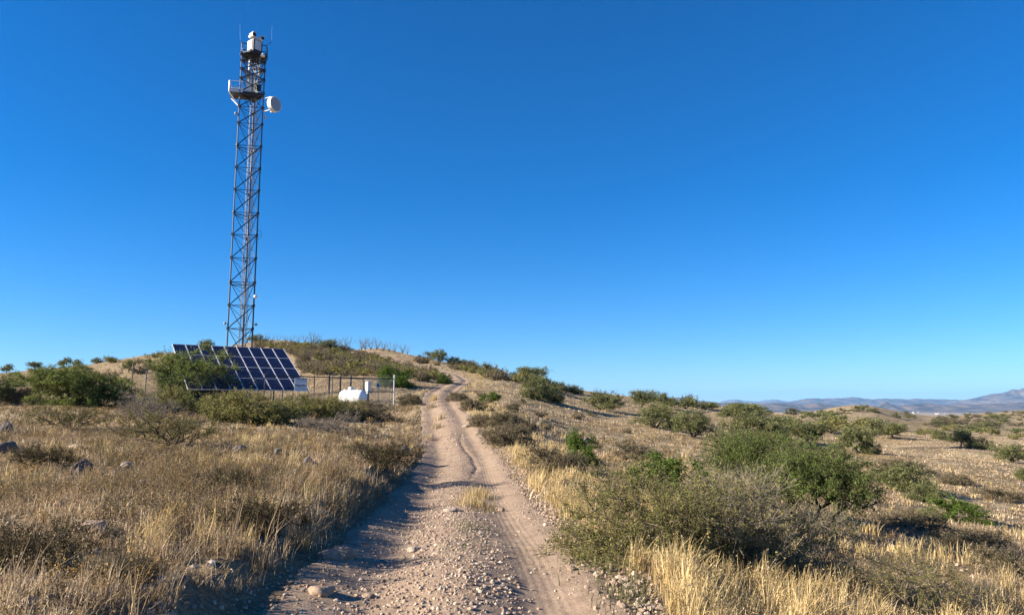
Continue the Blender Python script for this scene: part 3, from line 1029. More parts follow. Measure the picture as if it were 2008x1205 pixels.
# --- the plants one can point at:  kind, name, category, label, base px, base py, width px, top py
PL = [
    # left of the road
    ("mesq_a", "mesquite_tree", "tree", "broad green mesquite with several dark stems at the far left, apart from the solar panels", 152, 796, 178, 706),
    ("mesq_b", "mesquite_tree", "tree", "tall green mesquite partly hiding the left end of the solar panels", 386, 797, 152, 677),
    ("catclaw_mid", "catclaw_shrub", "shrub", "rounded olive shrub in front of the solar panels, right of the green mesquite", 488, 828, 165, 756),
    ("catclaw_mid", "catclaw_shrub", "shrub", "low olive shrub below the white sign", 585, 818, 120, 765),
    ("catclaw_mid", "catclaw_shrub", "shrub", "olive shrub touching the left end of the white tank", 650, 822, 100, 769),
    ("catclaw_mid", "catclaw_shrub", "shrub", "olive shrub right against the fence between the mesquite and the sign", 450, 808, 110, 762),
    ("scrub_mid", "scrub_bush", "shrub", "small brown clump at the foot of the tank's right end", 722, 804, 44, 782),
    ("twiggy", "dead_shrub", "shrub", "small leafless pale grey shrub in the grass below the tank", 640, 845, 105, 798),
    ("scrub_mid", "scrub_bush", "shrub", "low brown-olive shrub in the grass between tank and road", 728, 826, 82, 793),
    ("twiggy", "thorn_shrub", "shrub", "grey-brown twiggy shrub between the two green mesquites", 285, 828, 110, 752),
    ("catclaw_mid", "catclaw_shrub", "shrub", "olive twiggy shrub at the foot of the mesquite before the solar panels", 330, 812, 95, 750),
    ("thorn", "thorn_shrub", "shrub", "sprawling dark-stemmed thorn shrub spread low over the left grass", 335, 872, 220, 792),
    ("thorn", "thorn_shrub", "shrub", "sparse sprawling thorn shrub below the broad left mesquite", 140, 842, 145, 784),
    ("mid_bush", "dark_bush", "bush", "dark green bush cut by the left picture edge", -12, 792, 70, 732),
    ("scrub_mid", "scrub_bush", "shrub", "grey-brown shrub on the slope just left of the broad mesquite", 40, 790, 75, 755),
    ("bright", "green_bush", "bush", "bright green bush behind the right corner of the fence", 772, 760, 72, 711),
    ("bright", "green_bush", "bush", "small bright green bush beside the bend of the dirt road", 871, 752, 30, 727),
    ("scrub_mid", "scrub_bush", "shrub", "dark green-brown bush on the left road verge by the fence corner", 806, 796, 44, 768),
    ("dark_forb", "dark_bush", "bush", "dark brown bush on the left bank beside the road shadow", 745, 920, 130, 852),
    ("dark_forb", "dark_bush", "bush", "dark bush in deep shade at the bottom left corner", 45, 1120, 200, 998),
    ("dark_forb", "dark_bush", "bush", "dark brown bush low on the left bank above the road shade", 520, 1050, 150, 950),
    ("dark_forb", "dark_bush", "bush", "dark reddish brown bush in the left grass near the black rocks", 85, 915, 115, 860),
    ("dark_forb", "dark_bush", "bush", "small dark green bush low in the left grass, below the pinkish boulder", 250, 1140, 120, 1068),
    ("dark_forb", "dark_bush", "bush", "grey bush in the middle of the left grass", 455, 960, 100, 905),
    # skyline, left to right
    ("mid_tree_c", "mesquite_tree", "tree", "tiny tree on the skyline at the far left end", 12, 733, 19, 714),
    ("mid_tree_a", "mesquite_tree", "tree", "small skyline tree second from the left end", 68, 725, 25, 707),
    ("mid_tree_c", "mesquite_tree", "tree", "small one-stemmed skyline tree above the broad left mesquite", 124, 720, 24, 702),
    ("mid_tree_b", "mesquite_tree", "tree", "thin pale skyline tree just right of the one-stemmed tree", 152, 716, 17, 704),
    ("mid_bush", "dark_bush", "bush", "dark bush on the left skyline", 190, 711, 20, 700),
    ("mid_tree_c", "mesquite_tree", "tree", "small round tree on the slope just below the left skyline", 252, 730, 26, 707),
    ("scrub_mid", "scrub_bush", "shrub", "flat dark brown shrub on the left skyline", 218, 705, 18, 698),
    ("mid_tree_b", "mesquite_tree", "tree", "dark tree on the skyline just left of the lattice tower", 404, 682, 26, 665),
    ("mid_bush", "dark_bush", "bush", "green bush on the skyline just right of the lattice tower", 503, 672, 30, 655),
    ("mid_bush", "green_bush", "bush", "green bush on the hill crest among the bare ocotillos", 640, 684, 40, 664),
    ("mid_tree_b", "mesquite_tree", "tree", "green tree on the skyline right of the road summit", 862, 710, 34, 685),
    ("mid_bush", "dark_bush", "bush", "dark bush on the skyline right beside the summit tree", 893, 716, 34, 699),
    ("mid_bush", "dark_bush", "bush", "dark bush lower down the skyline right of the summit tree", 918, 720, 30, 705),
    ("scrub_c", "dark_bush", "bush", "brown bush on the skyline between summit and green tree", 838, 703, 34, 688),
    # right-hand ridge
    ("mid_tree_a", "mesquite_tree", "tree", "pale feathery tree standing highest on the right ridge line", 1036, 748, 66, 716),
    ("mid_bush", "green_bush", "bush", "tall green bush under the pale ridge tree", 1052, 784, 52, 735),
    ("mid_bush", "dark_bush", "bush", "very dark bush at the right foot of the tall green ridge bush", 1084, 788, 44, 756),
    ("mid_bush", "dark_bush", "bush", "brown bush on the ridge line right of the tall green bush", 1098, 766, 36, 747),
    ("mid_bush", "dark_bush", "bush", "dark low bush further down the ridge line", 1128, 771, 30, 754),
    ("mid_tree_b", "mesquite_tree", "tree", "wide green tree on the ridge right of the dark bushes", 1186, 806, 72, 766),
    ("mid_tree_a", "mesquite_tree", "tree", "rounded pale tree breaking the skyline before the blue mountains", 1256, 800, 54, 761),
    ("mid_tree_c", "mesquite_tree", "tree", "small tree with a visible trunk right of the rounded skyline tree", 1308, 804, 54, 772),
    ("mid_tree_b", "mesquite_tree", "tree", "broad dark green tree below the rounded skyline tree", 1286, 838, 80, 790),
    ("mid_tree_b", "mesquite_tree", "tree", "broad tree with a long shadow lowest of the ridge trees", 1360, 856, 82, 804),
    ("mid_bush", "green_bush", "bush", "green bush joining the two broad ridge trees", 1322, 842, 36, 812),
    ("mid_tree_c", "mesquite_tree", "tree", "flat-topped tree on a bare trunk above the far grass", 1437, 826, 60, 792),
    # verge right of the road
    ("bright", "green_bush", "bush", "upright bright green bush on the right slope beside the road", 1140, 914, 66, 833),
    ("scrub_mid", "scrub_bush", "shrub", "dense grey-brown shrub left of the upright bright bush", 1082, 928, 100, 866),
    ("scrub_mid", "scrub_bush", "shrub", "grey-olive shrub on the right road verge", 1000, 872, 92, 825),
    ("scrub_mid", "scrub_bush", "shrub", "dark shrub with a yellow-green tuft by the right road verge", 985, 842, 66, 802),
    ("scrub_mid", "scrub_bush", "shrub", "brown shrub on the right verge behind the tufted one", 945, 836, 46, 808),
    ("scrub_mid", "scrub_bush", "shrub", "dark olive shrub further up the right road verge", 922, 804, 42, 779),
    ("scrub_mid", "scrub_bush", "shrub", "low brown shrub farthest up the right verge", 898, 786, 44, 766),
    ("bright", "green_bush", "bush", "small green bush on the open slope right of the road", 960, 790, 38, 764),
    ("scrub_mid", "scrub_bush", "shrub", "small olive shrub alone in the straw slope", 1006, 803, 26, 787),
    ("scrub_mid", "scrub_bush", "shrub", "small dark shrub casting a long shadow on the straw slope", 1034, 850, 28, 818),
    ("scrub_mid", "scrub_bush", "shrub", "faint olive shrub on the slope above the big olive thicket", 1245, 905, 90, 862),
    # the big thicket at the right
    ("catclaw_a", "catclaw_shrub", "shrub", "large tangled olive shrub beside the road, left one of the thicket", 1262, 1080, 300, 880),
    ("catclaw_b", "catclaw_shrub", "shrub", "large grey-twigged olive shrub in the middle of the thicket", 1398, 1094, 320, 882),
    ("catclaw_b", "catclaw_shrub", "shrub", "low tangled shrub with dead twigs at the right front of the thicket", 1510, 1126, 235, 950),
    ("bright", "green_bush", "bush", "yellow-green leafy bush showing above the thicket", 1330, 985, 170, 878),
    ("mesq_near", "mesquite_tree", "tree", "large dark green mesquite with a crooked trunk right of the thicket", 1606, 1046, 250, 856),
    ("mesq_near", "mesquite_tree", "tree", "green mesquite behind the thicket, left of the largest one", 1490, 985, 205, 838),
    ("mid_tree_b", "mesquite_tree", "tree", "mid green tree behind the thicket, highest of its cluster", 1482, 868, 110, 806),
    ("mid_tree_b", "mesquite_tree", "tree", "dark green tree in the cluster right of the flat-topped tree", 1535, 862, 90, 815),
    ("mid_tree_a", "mesquite_tree", "tree", "pale green tree at the right end of the cluster", 1588, 872, 80, 822),
    ("mid_bush", "green_bush", "bush", "green bush just above the large right mesquite", 1440, 878, 80, 838),
    ("mid_tree_a", "mesquite_tree", "tree", "round tree with a reddish trunk and a strong shadow in the open grass", 1684, 888, 66, 830),
    ("mid_bush", "green_bush", "bush", "dark bush at the right foot of the round tree", 1706, 890, 36, 862),
    ("mid_tree_c", "mesquite_tree", "tree", "umbrella-shaped tree alone in the open grass with its shadow", 1748, 862, 58, 831),
    ("mid_bush", "green_bush", "bush", "pale round bush in the open grass right of the umbrella tree", 1843, 862, 30, 840),
    ("mid_tree_c", "mesquite_tree", "tree", "leaning tree in the open grass near the right picture edge", 1884, 876, 42, 844),
    ("mid_bush", "green_bush", "bush", "low dark bush right beside the leaning tree", 1918, 880, 46, 855),
    ("mid_tree_b", "mesquite_tree", "tree", "spreading green tree at the right picture edge", 1984, 906, 62, 870),
    ("mid_bush", "green_bush", "bush", "green bush cut by the right picture edge, below the spreading tree", 2008, 942, 30, 915),
    ("mid_bush", "green_bush", "bush", "long green bush on the slope right of the largest mesquite", 1775, 962, 95, 906),
    ("mid_bush", "green_bush", "bush", "small green bush below the long green one", 1818, 985, 60, 946),
    ("bright", "green_bush", "bush", "rich dark green bush hugging the right slope", 1868, 1022, 112, 970),
    ("scrub_mid", "scrub_bush", "shrub", "brown mound of scrub in the right grass below the round tree", 1765, 925, 70, 895),
    ("scrub_mid", "scrub_bush", "shrub", "brown scrub mound with a dark shade side in the right grass", 1876, 950, 58, 925),
    ("scrub_mid", "scrub_bush", "shrub", "flat olive-brown scrub mound near the right edge", 1960, 982, 70, 952),
    ("scrub_mid", "scrub_bush", "shrub", "small dark scrub clump above the long green bush", 1815, 932, 34, 916),
    ("scrub_mid", "scrub_bush", "shrub", "wide grey-brown scrub right of the dead twigs", 1795, 1040, 120, 995),
    ("scrub_mid", "scrub_bush", "shrub", "brown scrub on the lower right slope", 1905, 1078, 120, 1030),
    ("scrub_mid", "scrub_bush", "shrub", "olive scrub in the bottom right slope at the picture edge", 1970, 1125, 120, 1062),
    ("near_twig", "thorn_shrub", "shrub", "twiggy grey shrub with a dark crooked stem at the bottom right", 1788, 1200, 215, 1052),
    ("near_twig", "thorn_shrub", "shrub", "low dark thorn shrub in the thicket's shade", 1640, 1148, 110, 1080),
    ("twiggy", "dead_shrub", "shrub", "heap of pale dead twigs beside the largest mesquite", 1765, 1052, 60, 1018),
]
for kd, nm, cat, lab, px, py, w, tp in PL:
    place_px(K.get(kd) or S.get(kd), nm, cat, lab, px, py, w, tp, wk=1.12)

# yellow-green tuft by the verge
place_px(K["bright"], "green_bush", "bush", "small yellow-green tuft of a bush in front of the brown verge shrubs", 978, 832, 24, 808)

OC = [(662, 726, 688, "full ocotillo halfway up the hill above the white tank", 1), (818, 744, 709, "bare ocotillo beside the dirt road bend", 2), (697, 702, 682, "ocotillo just below the road summit", 0),
      (640, 700, 676, "ocotillo under the crest, above and left of the full one", 0), (606, 706, 682, "ocotillo nearest the right edge of the solar panels", 1), (845, 734, 715, "small ocotillo above the road bend", 2)]
for px, py, tp, lab, k in OC:
    ocotillo(px, py, tp, lab, k)
for i, (px, tp) in enumerate([(522, 652), (533, 655), (546, 653), (560, 655), (572, 656), (585, 652), (598, 654), (612, 648), (620, 649), (662, 659), (672, 660), (682, 657), (709, 661), (716, 659), (727, 660), (739, 661), (752, 666), (763, 668), (774, 670), (790, 672), (799, 676)]):
    yb = np.interp(px, [520, 600, 640, 700, 760, 800], [671, 672, 677, 684, 687, 692])
    ocotillo(px, yb + 1, tp, "bare ocotillo standing along the hill crest against the sky", i, "ocotillos along the hill crest")


# --- scrub on the slopes
def scatter_px(n, x0, x1, ytop, ybot, kinds, name, cat, label, group, size=(1.3, 2.6), minpx=9, bias=1.0, avoid_road=2.2, aspect=(0.42, 0.62), reject=None):
    placed = []
    tries = 0
    while len(placed) < n and tries < n * 40:
        tries += 1
        px = prng.uniform(x0, x1)
        t, b = ytop(px), ybot(px)
        if b - t < 1:
            continue
        py = t + (b - t) * prng.random() ** bias
        if reject and reject(px, py):
            continue
        if any((px - a) ** 2 + (2.2 * (py - c)) ** 2 < minpx ** 2 for a, c in placed):
            continue
        q = hit(px, py)
        w = float(lateral(q[0], q[1]))
        if abs(w) < avoid_road and q[1] < 190:
            continue
        placed.append((px, py))
        s = prng.uniform(*size)
        place(S[prng.choice(kinds)], name, cat, label, q, s, s * prng.uniform(*aspect), group)


def lin(*pts_):
    xs = [p[0] for p in pts_]; ys = [p[1] for p in pts_]
    return lambda x: float(np.interp(x, xs, ys))


inside = lambda px, py: (330 < px < 562 + (py - 684) * 0.66 and py > 676)
scatter_px(110, 505, 860, lin((505, 680), (600, 681), (700, 694), (800, 705), (860, 714)), lin((505, 690), (595, 730), (640, 738), (760, 742), (860, 750)), ["scrub_a", "scrub_b", "scrub_a"], "scrub_bush", "shrub", "brown-olive scrub bush on the hillside behind the fence", "scrub bushes on the hillside behind the fence", size=(1.3, 3.2), minpx=8, reject=inside, aspect=(0.4, 0.6))
scatter_px(46, 505, 690, lin((505, 674), (600, 675), (690, 686)), lin((505, 684), (600, 702), (690, 708)), ["scrub_a", "scrub_b"], "scrub_bush", "shrub", "small grey-brown scrub bush high on the hill under the ocotillos", "scrub bushes high on the hill under the ocotillos", size=(1.2, 2.6), minpx=8, aspect=(0.4, 0.6))
scatter_px(26, 885, 1075, lin((885, 714), (960, 727), (1075, 752)), lin((885, 722), (960, 748), (1075, 762)), ["scrub_a", "scrub_c", "scrub_b"], "scrub_bush", "shrub", "grey-brown scrub bush massed on the ridge right of the road", "scrub bushes massed on the ridge right of the road", size=(2.0, 3.6), minpx=9, aspect=(0.42, 0.62))
scatter_px(34, 0, 400, lin((0, 733), (240, 707), (400, 686)), lin((0, 760), (240, 752), (400, 700)), ["scrub_a", "scrub_b"], "scrub_bush", "shrub", "low brown scrub bush on the slope behind the left mesquites", "scrub bushes on the slope behind the left mesquites", size=(1.3, 2.8), minpx=14)
scatter_px(14, 900, 1250, lin((900, 756), (1100, 785), (1250, 815)), lin((900, 800), (1100, 860), (1250, 880)), ["scrub_a", "scrub_c"], "scrub_bush", "shrub", "small low scrub clump on the open straw slope right of the road", "scrub clumps on the straw slope right of the road", size=(0.7, 1.3), minpx=30)
scatter_px(22, 1330, 1650, lin((1330, 795), (1500, 806), (1650, 806)), lin((1330, 800), (1500, 822), (1650, 826)), ["tree_a", "tree_b", "scrub_c"], "mesquite_tree", "tree", "small dark tree on the low saddle left of the grassy knoll", "trees on the saddle left of the grassy knoll", size=(2.2, 4.2), minpx=9)
scatter_px(20, 1600, 1860, lin((1600, 812), (1650, 806), (1690, 801), (1740, 807), (1860, 826)), lin((1600, 822), (1690, 812), (1740, 824), (1860, 840)), ["tree_a", "tree_b", "scrub_c"], "mesquite_tree", "tree", "small dark tree on the grassy knoll", "trees on the grassy knoll", size=(2.4, 5.0), minpx=9, aspect=(0.4, 0.6))
scatter_px(56, 1830, 2008, lin((1830, 822), (1900, 812), (2008, 806)), lin((1830, 838), (1900, 846), (2008, 850)), ["tree_b", "scrub_c", "scrub_a"], "mesquite_tree", "tree", "small dark tree dotting the far hillside at the right edge", "trees dotting the far right hillside", size=(3.0, 6.5), minpx=8, aspect=(0.35, 0.5))
scatter_px(14, 1620, 2008, lin((1620, 836), (2008, 846)), lin((1620, 850), (2008, 868)), ["tree_b", "scrub_b"], "green_bush", "bush", "low green bush in the shallow draw before the far hillside", "bushes in the shallow draw at the right", size=(3, 5), minpx=12)


# ------------------------------------------------------------------ fenced compound: lattice tower, solar panels, fence, tank, signs
E = np.array([0.820, 0.573, 0.0]); E /= np.linalg.norm(E)          # along the panel rows and the front fence, to the right
B = np.array([-E[1], E[0], 0.0])                                   # away from the camera
UP = np.array([0, 0, 1.0])


def gz(x, y):
    return float(h_all(x, y)[0])


def solar():
    run, drop = 6.8, 3.70
    TR = P(556, 684, 64.0)
    best = min((abs((lambda q: 1004 + F * q[0] / (q[1] * CP + (q[2] - CAMZ) * SP))(TR - E * L) - 337), L) for L in np.linspace(6, 12, 601))
    Lw = best[1]
    down = -B * run - UP * drop
    sl = np.linalg.norm(down); dn = down / sl
    nrm = np.cross(dn, E); nrm = nrm if nrm[2] > 0 else -nrm
    R = np.stack([E, -dn, nrm], 1)
    TL = TR - E * Lw
    ctr = TL + E * Lw / 2 + down / 2
    base = np.array([ctr[0], ctr[1], gz(ctr[0], ctr[1])])
    root = empty("solar_array", base)
    tag(root, "tilted bank of dark blue solar panels in four rows inside the fence", "solar panels")
    nc, nr_ = 9, 4
    cw, ch = Lw / nc, sl / nr_
    first = None
    fw = 0.034
    gc = Geo(); gf = Geo()
    V, q = box_vf((0, 0, 0), (cw - 0.02, ch - 0.02, 0.03), R)
    U = np.array([[x, y, 0] for x in (0, 1) for y in (0, 1) for z in (0, 1)], float)
    gc.add(V, q, U)
    for c, sz in (((-(cw - fw) / 2, 0, 0), (fw, ch, 0.055)), (((cw - fw) / 2, 0, 0), (fw, ch, 0.055)), ((0, (ch - fw * 0.55) / 2, 0), (cw - 2 * fw, fw * 0.55, 0.055)), ((0, -(ch - fw * 0.55) / 2, 0), (cw - 2 * fw, fw * 0.55, 0.055))):
        V, q = box_vf(R @ np.array(c), sz, R)
        gf.add(V, q)
    pm = gc.mesh("solar_panel", M["panel"], color=True); fm = gf.mesh("frame", M["frame_alu"])
    for i in range(nc):
        for j in range(nr_):
            p = TL + E * cw * (i + 0.5) + dn * ch * (j + 0.5) - base
            o = bpy.data.objects.new("solar_panel", pm); COL.objects.link(o); o.parent = root; o.location = p
            f = bpy.data.objects.new("frame", fm); COL.objects.link(f); f.parent = o
    # carrying frame: purlins, rafters, posts
    g = Geo()
    for t in (0.2, 0.42, 0.64, 0.86):
        a = TL + down * t - nrm * 0.09 - base
        V, q = tubes([a], [a + E * Lw], 0.04, 0.04, 6); g.add(V, q)
    g.obj("purlins", M["steel"], root)
    for k in range(5):
        a = TL + E * (0.4 + (Lw - 0.8) * k / 4)
        for t in (0.22, 0.84):
            p = a + down * t - nrm * 0.12
            g = Geo()
            V, q = tubes([p - base], [np.array([p[0], p[1], gz(p[0], p[1]) - 0.3]) - base], 0.055, 0.055, 8); g.add(V, q)
            g.obj("support_post", M["steel"], root)
    return TL, TR, down


TL_, TR_, DOWN_ = solar()


def tower():
    view = np.array([-26.5, 72.0, 0]); view /= np.linalg.norm(view)
    right = np.array([view[1], -view[0], 0])
    ph = math.radians(7)
    bd = math.cos(ph) * view + math.sin(ph) * right
    fr = np.array([bd[1], -bd[0], 0])
    w = 2.28
    cen = np.array([-26.5, 72.0, 0])
    zg = gz(-26.5, 72.0)
    offs = [-fr * w / 2 - bd * w * 0.2887, fr * w / 2 - bd * w * 0.2887, bd * w * 0.5774]      # left, right, back
    lv_py = [690, 645, 600, 555, 508, 463, 420, 376, 333, 290, 247, 215, 186, 160, 142, 126, 112]
    lv = [zg] + [(zg + P(470, 690, 72)[2]) / 2 if False else P(470, 732, 72)[2]] + [P(480, p, 72)[2] for p in lv_py]
    ztop = lv[-1]
    root = empty("lattice_tower", (cen[0], cen[1], zg))
    tag(root, "tall three-legged steel lattice tower with radar, cameras and a dish", "tower")
    O = np.array([cen[0], cen[1], zg])

    def pt(k, z):
        return np.array([offs[k][0], offs[k][1], z - zg])
    for k in range(3):
        g = Geo()
        V, q = tubes([pt(k, zg - 0.4)], [pt(k, ztop)], 0.075, 0.06, 10); g.add(V, q)
        for i, z in enumerate(lv[1:-3]):
            if i % 3 == 1:   # flange of each section
                V, q = tubes([pt(k, z - 0.10)], [pt(k, z + 0.10)], 0.14, 0.14, 10); g.add(V, q)
        V, q = tubes([pt(k, zg - 0.3)], [pt(k, zg + 0.15)], 0.35, 0.35, 12); g.add(V, q)
        g.obj("leg", M["steel"], root)
    for i in range(len(lv) - 1):
        a, b = lv[i], lv[i + 1]
        g = Geo()
        p0, p1, rr = [], [], []
        for (m, n_) in ((0, 1), (1, 2), (0, 2)):
            p0.append(pt(m, b)); p1.append(pt(n_, b)); rr.append(0.034)
            if i % 3 == 1 and i < len(lv) - 5:
                p0.append(pt(m, b - 0.28)); p1.append(pt(n_, b - 0.28)); rr.append(0.034)
        p0.append(pt(0, a)); p1.append(pt(1, b)); rr.append(0.052)          # front face rises to the right
        p0.append(pt(0, b)); p1.append(pt(2, a)); rr.append(0.032)
        p0.append(pt(0, b)); p1.append((pt(2, a) + pt(2, b)) / 2); rr.append(0.022)
        p0.append(pt(1, b)); p1.append(pt(2, a)); rr.append(0.036)
        p0.append(pt(2, b)); p1.append(pt(1, a)); rr.append(0.036)
        V, q = tubes(p0, p1, rr, rr, 6); g.add(V, q)
        if i >= len(lv) - 5:                                               # stiffer head: crossed braces all round
            for (m, n_) in ((0, 1), (1, 2), (0, 2)):
                V, q = tubes([pt(m, b), pt(n_, b)], [pt(n_, a), pt(m, a)], 0.045, 0.045, 6); g.add(V, q)
                V, q = tubes([(pt(m, b) + pt(n_, b)) / 2], [(pt(m, a) + pt(n_, a)) / 2], 0.03, 0.03, 6); g.add(V, q)
        # gusset plates
        for k in range(3):
            V, q = box_vf(pt(k, b), (0.2, 0.2, 0.26)); g.add(V, q)
        g.obj("lattice_bracing", M["dark_steel"], root)
    # ladder on the inside of the right-hand face
    mid = (offs[1] * 0.30 + offs[2] * 0.42 + offs[0] * 0.28)
    g = Geo()
    zt = P(490, 186, 72)[2] - zg
    side = fr
    for s_ in (-0.2, 0.2):
        a = mid + side * s_
        V, q = tubes([a], [a + UP * zt], 0.03, 0.03, 6); g.add(V, q)
    zr = np.arange(0.3, zt, 0.3)
    V, q = tubes(mid - side * 0.2 + UP * zr[:, None], mid + side * 0.2 + UP * zr[:, None], 0.014, 0.014, 5); g.add(V, q)
    g.obj("ladder", M["steel"], root)
    for off, r_, top in ((0.10, 0.035, 142), (0.22, 0.028, 186), (0.34, 0.045, 112), (0.45, 0.03, 215), (-0.16, 0.03, 126)):
        a = offs[1] * (0.35) + offs[2] * 0.35 + offs[0] * 0.3 + side * off + bd * 0.2
        zz = np.linspace(0.2, P(490, top, 72)[2] - zg, 26)
        pth = a + UP * zz[:, None] + 0.03 * np.stack([np.sin(zz * 1.3 + off * 9), np.cos(zz * 0.9 + off * 20), 0 * zz], 1)
        g = Geo(); V, q = tube_path(pth, r_ * 0.8, 8); g.add(V, q)
        g.obj("cable", M["cable"], root)
    # work platform with a balcony on the left
    zp = P(485, 188, 72)[2] - zg
    g = Geo()
    big = [o_ * 1.03 for o_ in offs]
    xl = big[0] - fr * 0.75
    poly = [big[0], big[1], big[2]]
    Vb = np.array([p + UP * z for z in (zp - 0.06, zp + 0.06) for p in poly])
    g.add(Vb, [np.array([[0, 2, 1], [3, 4, 5]]), np.array([[0, 1, 4, 3], [1, 2, 5, 4], [2, 0, 3, 5]])])
    for m, n_ in ((0, 1), (1, 2), (2, 0)):
        d_ = big[n_] - big[m]
        V, q = tubes([big[m] + UP * (zp - 0.16)], [big[n_] + UP * (zp - 0.16)], 0.08, 0.08, 6); g.add(V, q)
        for f in (0.25, 0.5, 0.75):
            V, q = tubes([big[m] + d_ * f + UP * (zp - 0.14)], [big[3 - m - n_] * 0.6 + (big[m] + d_ * f) * 0.4 + UP * (zp - 0.14)], 0.035, 0.035, 5); g.add(V, q)
    V, q = box_vf(offs[0] * 0.9 - fr * 0.35 + bd * 0.75 + UP * zp, (1.6, 1.8, 0.14), frame(bd, UP)[:, [2, 0, 1]] if False else np.stack([fr, bd, UP], 1)); g.add(V, q)
    pf = g.obj("platform", M["dark_steel"], root)
    g = Geo()
    cb = offs[0] * 0.9 - fr * 0.35 + bd * 0.75
    c_ = [cb - fr * 0.8 - bd * 0.9, cb - fr * 0.8 + bd * 0.9, cb + fr * 0.5 - bd * 0.9, cb + fr * 0.5 + bd * 0.9]
    for z_ in (0.55, 1.1):
        for m, n_ in ((2, 0), (0, 1), (1, 3)):
            V, q = tubes([c_[m] + UP * (zp + z_)], [c_[n_] + UP * (zp + z_ )], 0.035, 0.035, 6); g.add(V, q)
    for m in range(4):
        V, q = tubes([c_[m] + UP * zp], [c_[m] + UP * (zp + 1.12)], 0.035, 0.035, 6); g.add(V, q)
    V, q = box_vf(cb - fr * 0.82 + UP * (zp + 0.12), (0.03, 1.8, 0.36), np.stack([fr, bd, UP], 1)); g.add(V, q)
    V, q = box_vf(cb - bd * 0.92 - fr * 0.15 + UP * (zp + 0.12), (1.3, 0.03, 0.36), np.stack([fr, bd, UP], 1)); g.add(V, q)
    g.obj("balcony_railing", M["pale_steel"], root)
    g = Geo()
    V, q = tubes([c_[0] + UP * (zp - 0.05), c_[1] + UP * (zp - 0.05)], [pt(0, zg + zp - 1.55), pt(0, zg + zp - 1.55)], 0.045, 0.045, 6); g.add(V, q)
    g.obj("balcony_strut", M["pale_steel"], root)
    # white equipment between the two platforms
    for px, y0, y1, sx, sy, dd in ((488, 183, 152, 0.55, 0.40, 0.0), (497.5, 182, 148, 0.22, 0.22, 0.25), (505, 183, 160, 0.3, 0.3, 0.3), (489, 150, 138, 0.34, 0.3, 0.1)):
        a = P(px, y0, 72 + dd) - O; b_ = P(px, y1, 72 + dd) - O
        c = (a + b_) / 2; c[:2] = a[:2]
        g = Geo(); V, q = box_vf(c, (sx, sy, b_[2] - a[2]), np.stack([fr, bd, UP], 1)); g.add(V, q)
        for z_ in (-0.3, 0.3):
            V, q = box_vf(c - bd * (sy / 2 + 0.015) + UP * z_ * (b_[2] - a[2]), (sx * 0.8, 0.026, 0.05), np.stack([fr, bd, UP], 1)); g.add(V, q)
        g.obj("equipment_cabinet", M["white_paint"], root)
    g = Geo()
    a = offs[1] * 0.5 + bd * 0.1
    V, q = tubes([a + UP * zp], [a + UP * (ztop - zg)], 0.09, 0.09, 10); g.add(V, q)
    a = offs[0] * 0.35 + bd * 0.2
    V, q = tubes([a + UP * (zp + 1.5)], [a + UP * (ztop - zg)], 0.13, 0.13, 10); g.add(V, q)
    g.obj("mast_pipe", M["pale_steel"], root)
    # top platform
    zt = ztop - zg
    g = Geo()
    V, q = lathe([(0.0, zt - 0.12), (1.15, zt - 0.12), (1.28, zt - 0.05), (1.28, zt + 0.06), (0.0, zt + 0.06)], 12); g.add(V, q)
    for m, n_ in ((0, 1), (1, 2), (2, 0)):
        V, q = tubes([offs[m] * 1.12 + UP * (zt - 0.16)], [offs[n_] * 1.12 + UP * (zt - 0.16)], 0.09, 0.09, 6); g.add(V, q)
    g.obj("top_platform", M["dark_steel"], root)
    g = Geo()
    for s_ in (-1.22, 1.22):
        for b2 in (-0.5, 0.5):
            V, q = tubes([fr * s_ + bd * b2 + UP * zt], [fr * s_ + bd * b2 + UP * (zt + 1.15)], 0.03, 0.03, 6); g.add(V, q)
        for z_ in (0.42, 1.12):
            V, q = tubes([fr * s_ - bd * 0.5 + UP * (zt + z_), fr * s_ * 0.55 - bd * 0.5 + UP * (zt + z_)], [fr * s_ + bd * 0.5 + UP * (zt + z_), fr * s_ - bd * 0.5 + UP * (zt + z_)], 0.04, 0.04, 6); g.add(V, q)
    g.obj("top_railing", M["dark_steel"], root)
    # radar: dark core, pale panels on its sides, round base
    RB = np.stack([(fr + bd * 0.82) / np.linalg.norm(fr + bd * 0.82), np.cross(UP, (fr + bd * 0.82) / np.linalg.norm(fr + bd * 0.82)), UP], 1)
    zr0 = zt + 0.42
    g = Geo(); V, q = box_vf(UP * (zr0 + 0.62), (1.06, 1.06, 1.24), RB); g.add(V, q)
    V, q = tubes([UP * (zt + 0.05)], [UP * (zr0 + 0.05)], 0.62, 0.70, 20); g.add(V, q)
    rd = g.obj("radar", M["dark_steel"], root)
    for d_, yv in ((RB[:, 0], 0), (-RB[:, 0], 0), (RB[:, 1], 1), (-RB[:, 1], 1)):
        g = Geo()
        Rk = np.stack([np.cross(UP, d_), d_, UP], 1)
        V, q = box_vf(d_ * 0.56 + UP * (zr0 + 0.66), (0.74, 0.07, 0.98), Rk); g.add(V, q)
        g.obj("radar_panel", M["radar_white"], rd)
    g = Geo(); V, q = lathe([(0.0, zt + 0.10), (0.66, zt + 0.10), (0.72, zt + 0.16), (0.72, zt + 0.30), (0.66, zt + 0.34), (0, zt + 0.34)], 24); g.add(V, q)
    g.obj("radar_base", M["white_paint"], rd)
    # camera head
    zc = zr0 + 1.26
    g = Geo()
    V, q = tubes([UP * zc + fr * 0.1], [UP * (zc + 0.35) + fr * 0.1], 0.14, 0.11, 12); g.add(V, q)
    V, q = tubes([UP * (zc + 0.48) - fr * 0.35], [UP * (zc + 0.36) + fr * 0.55], 0.12, 0.12, 10); g.add(V, q)
    cm = g.obj("camera_head", M["pale_steel"], root)
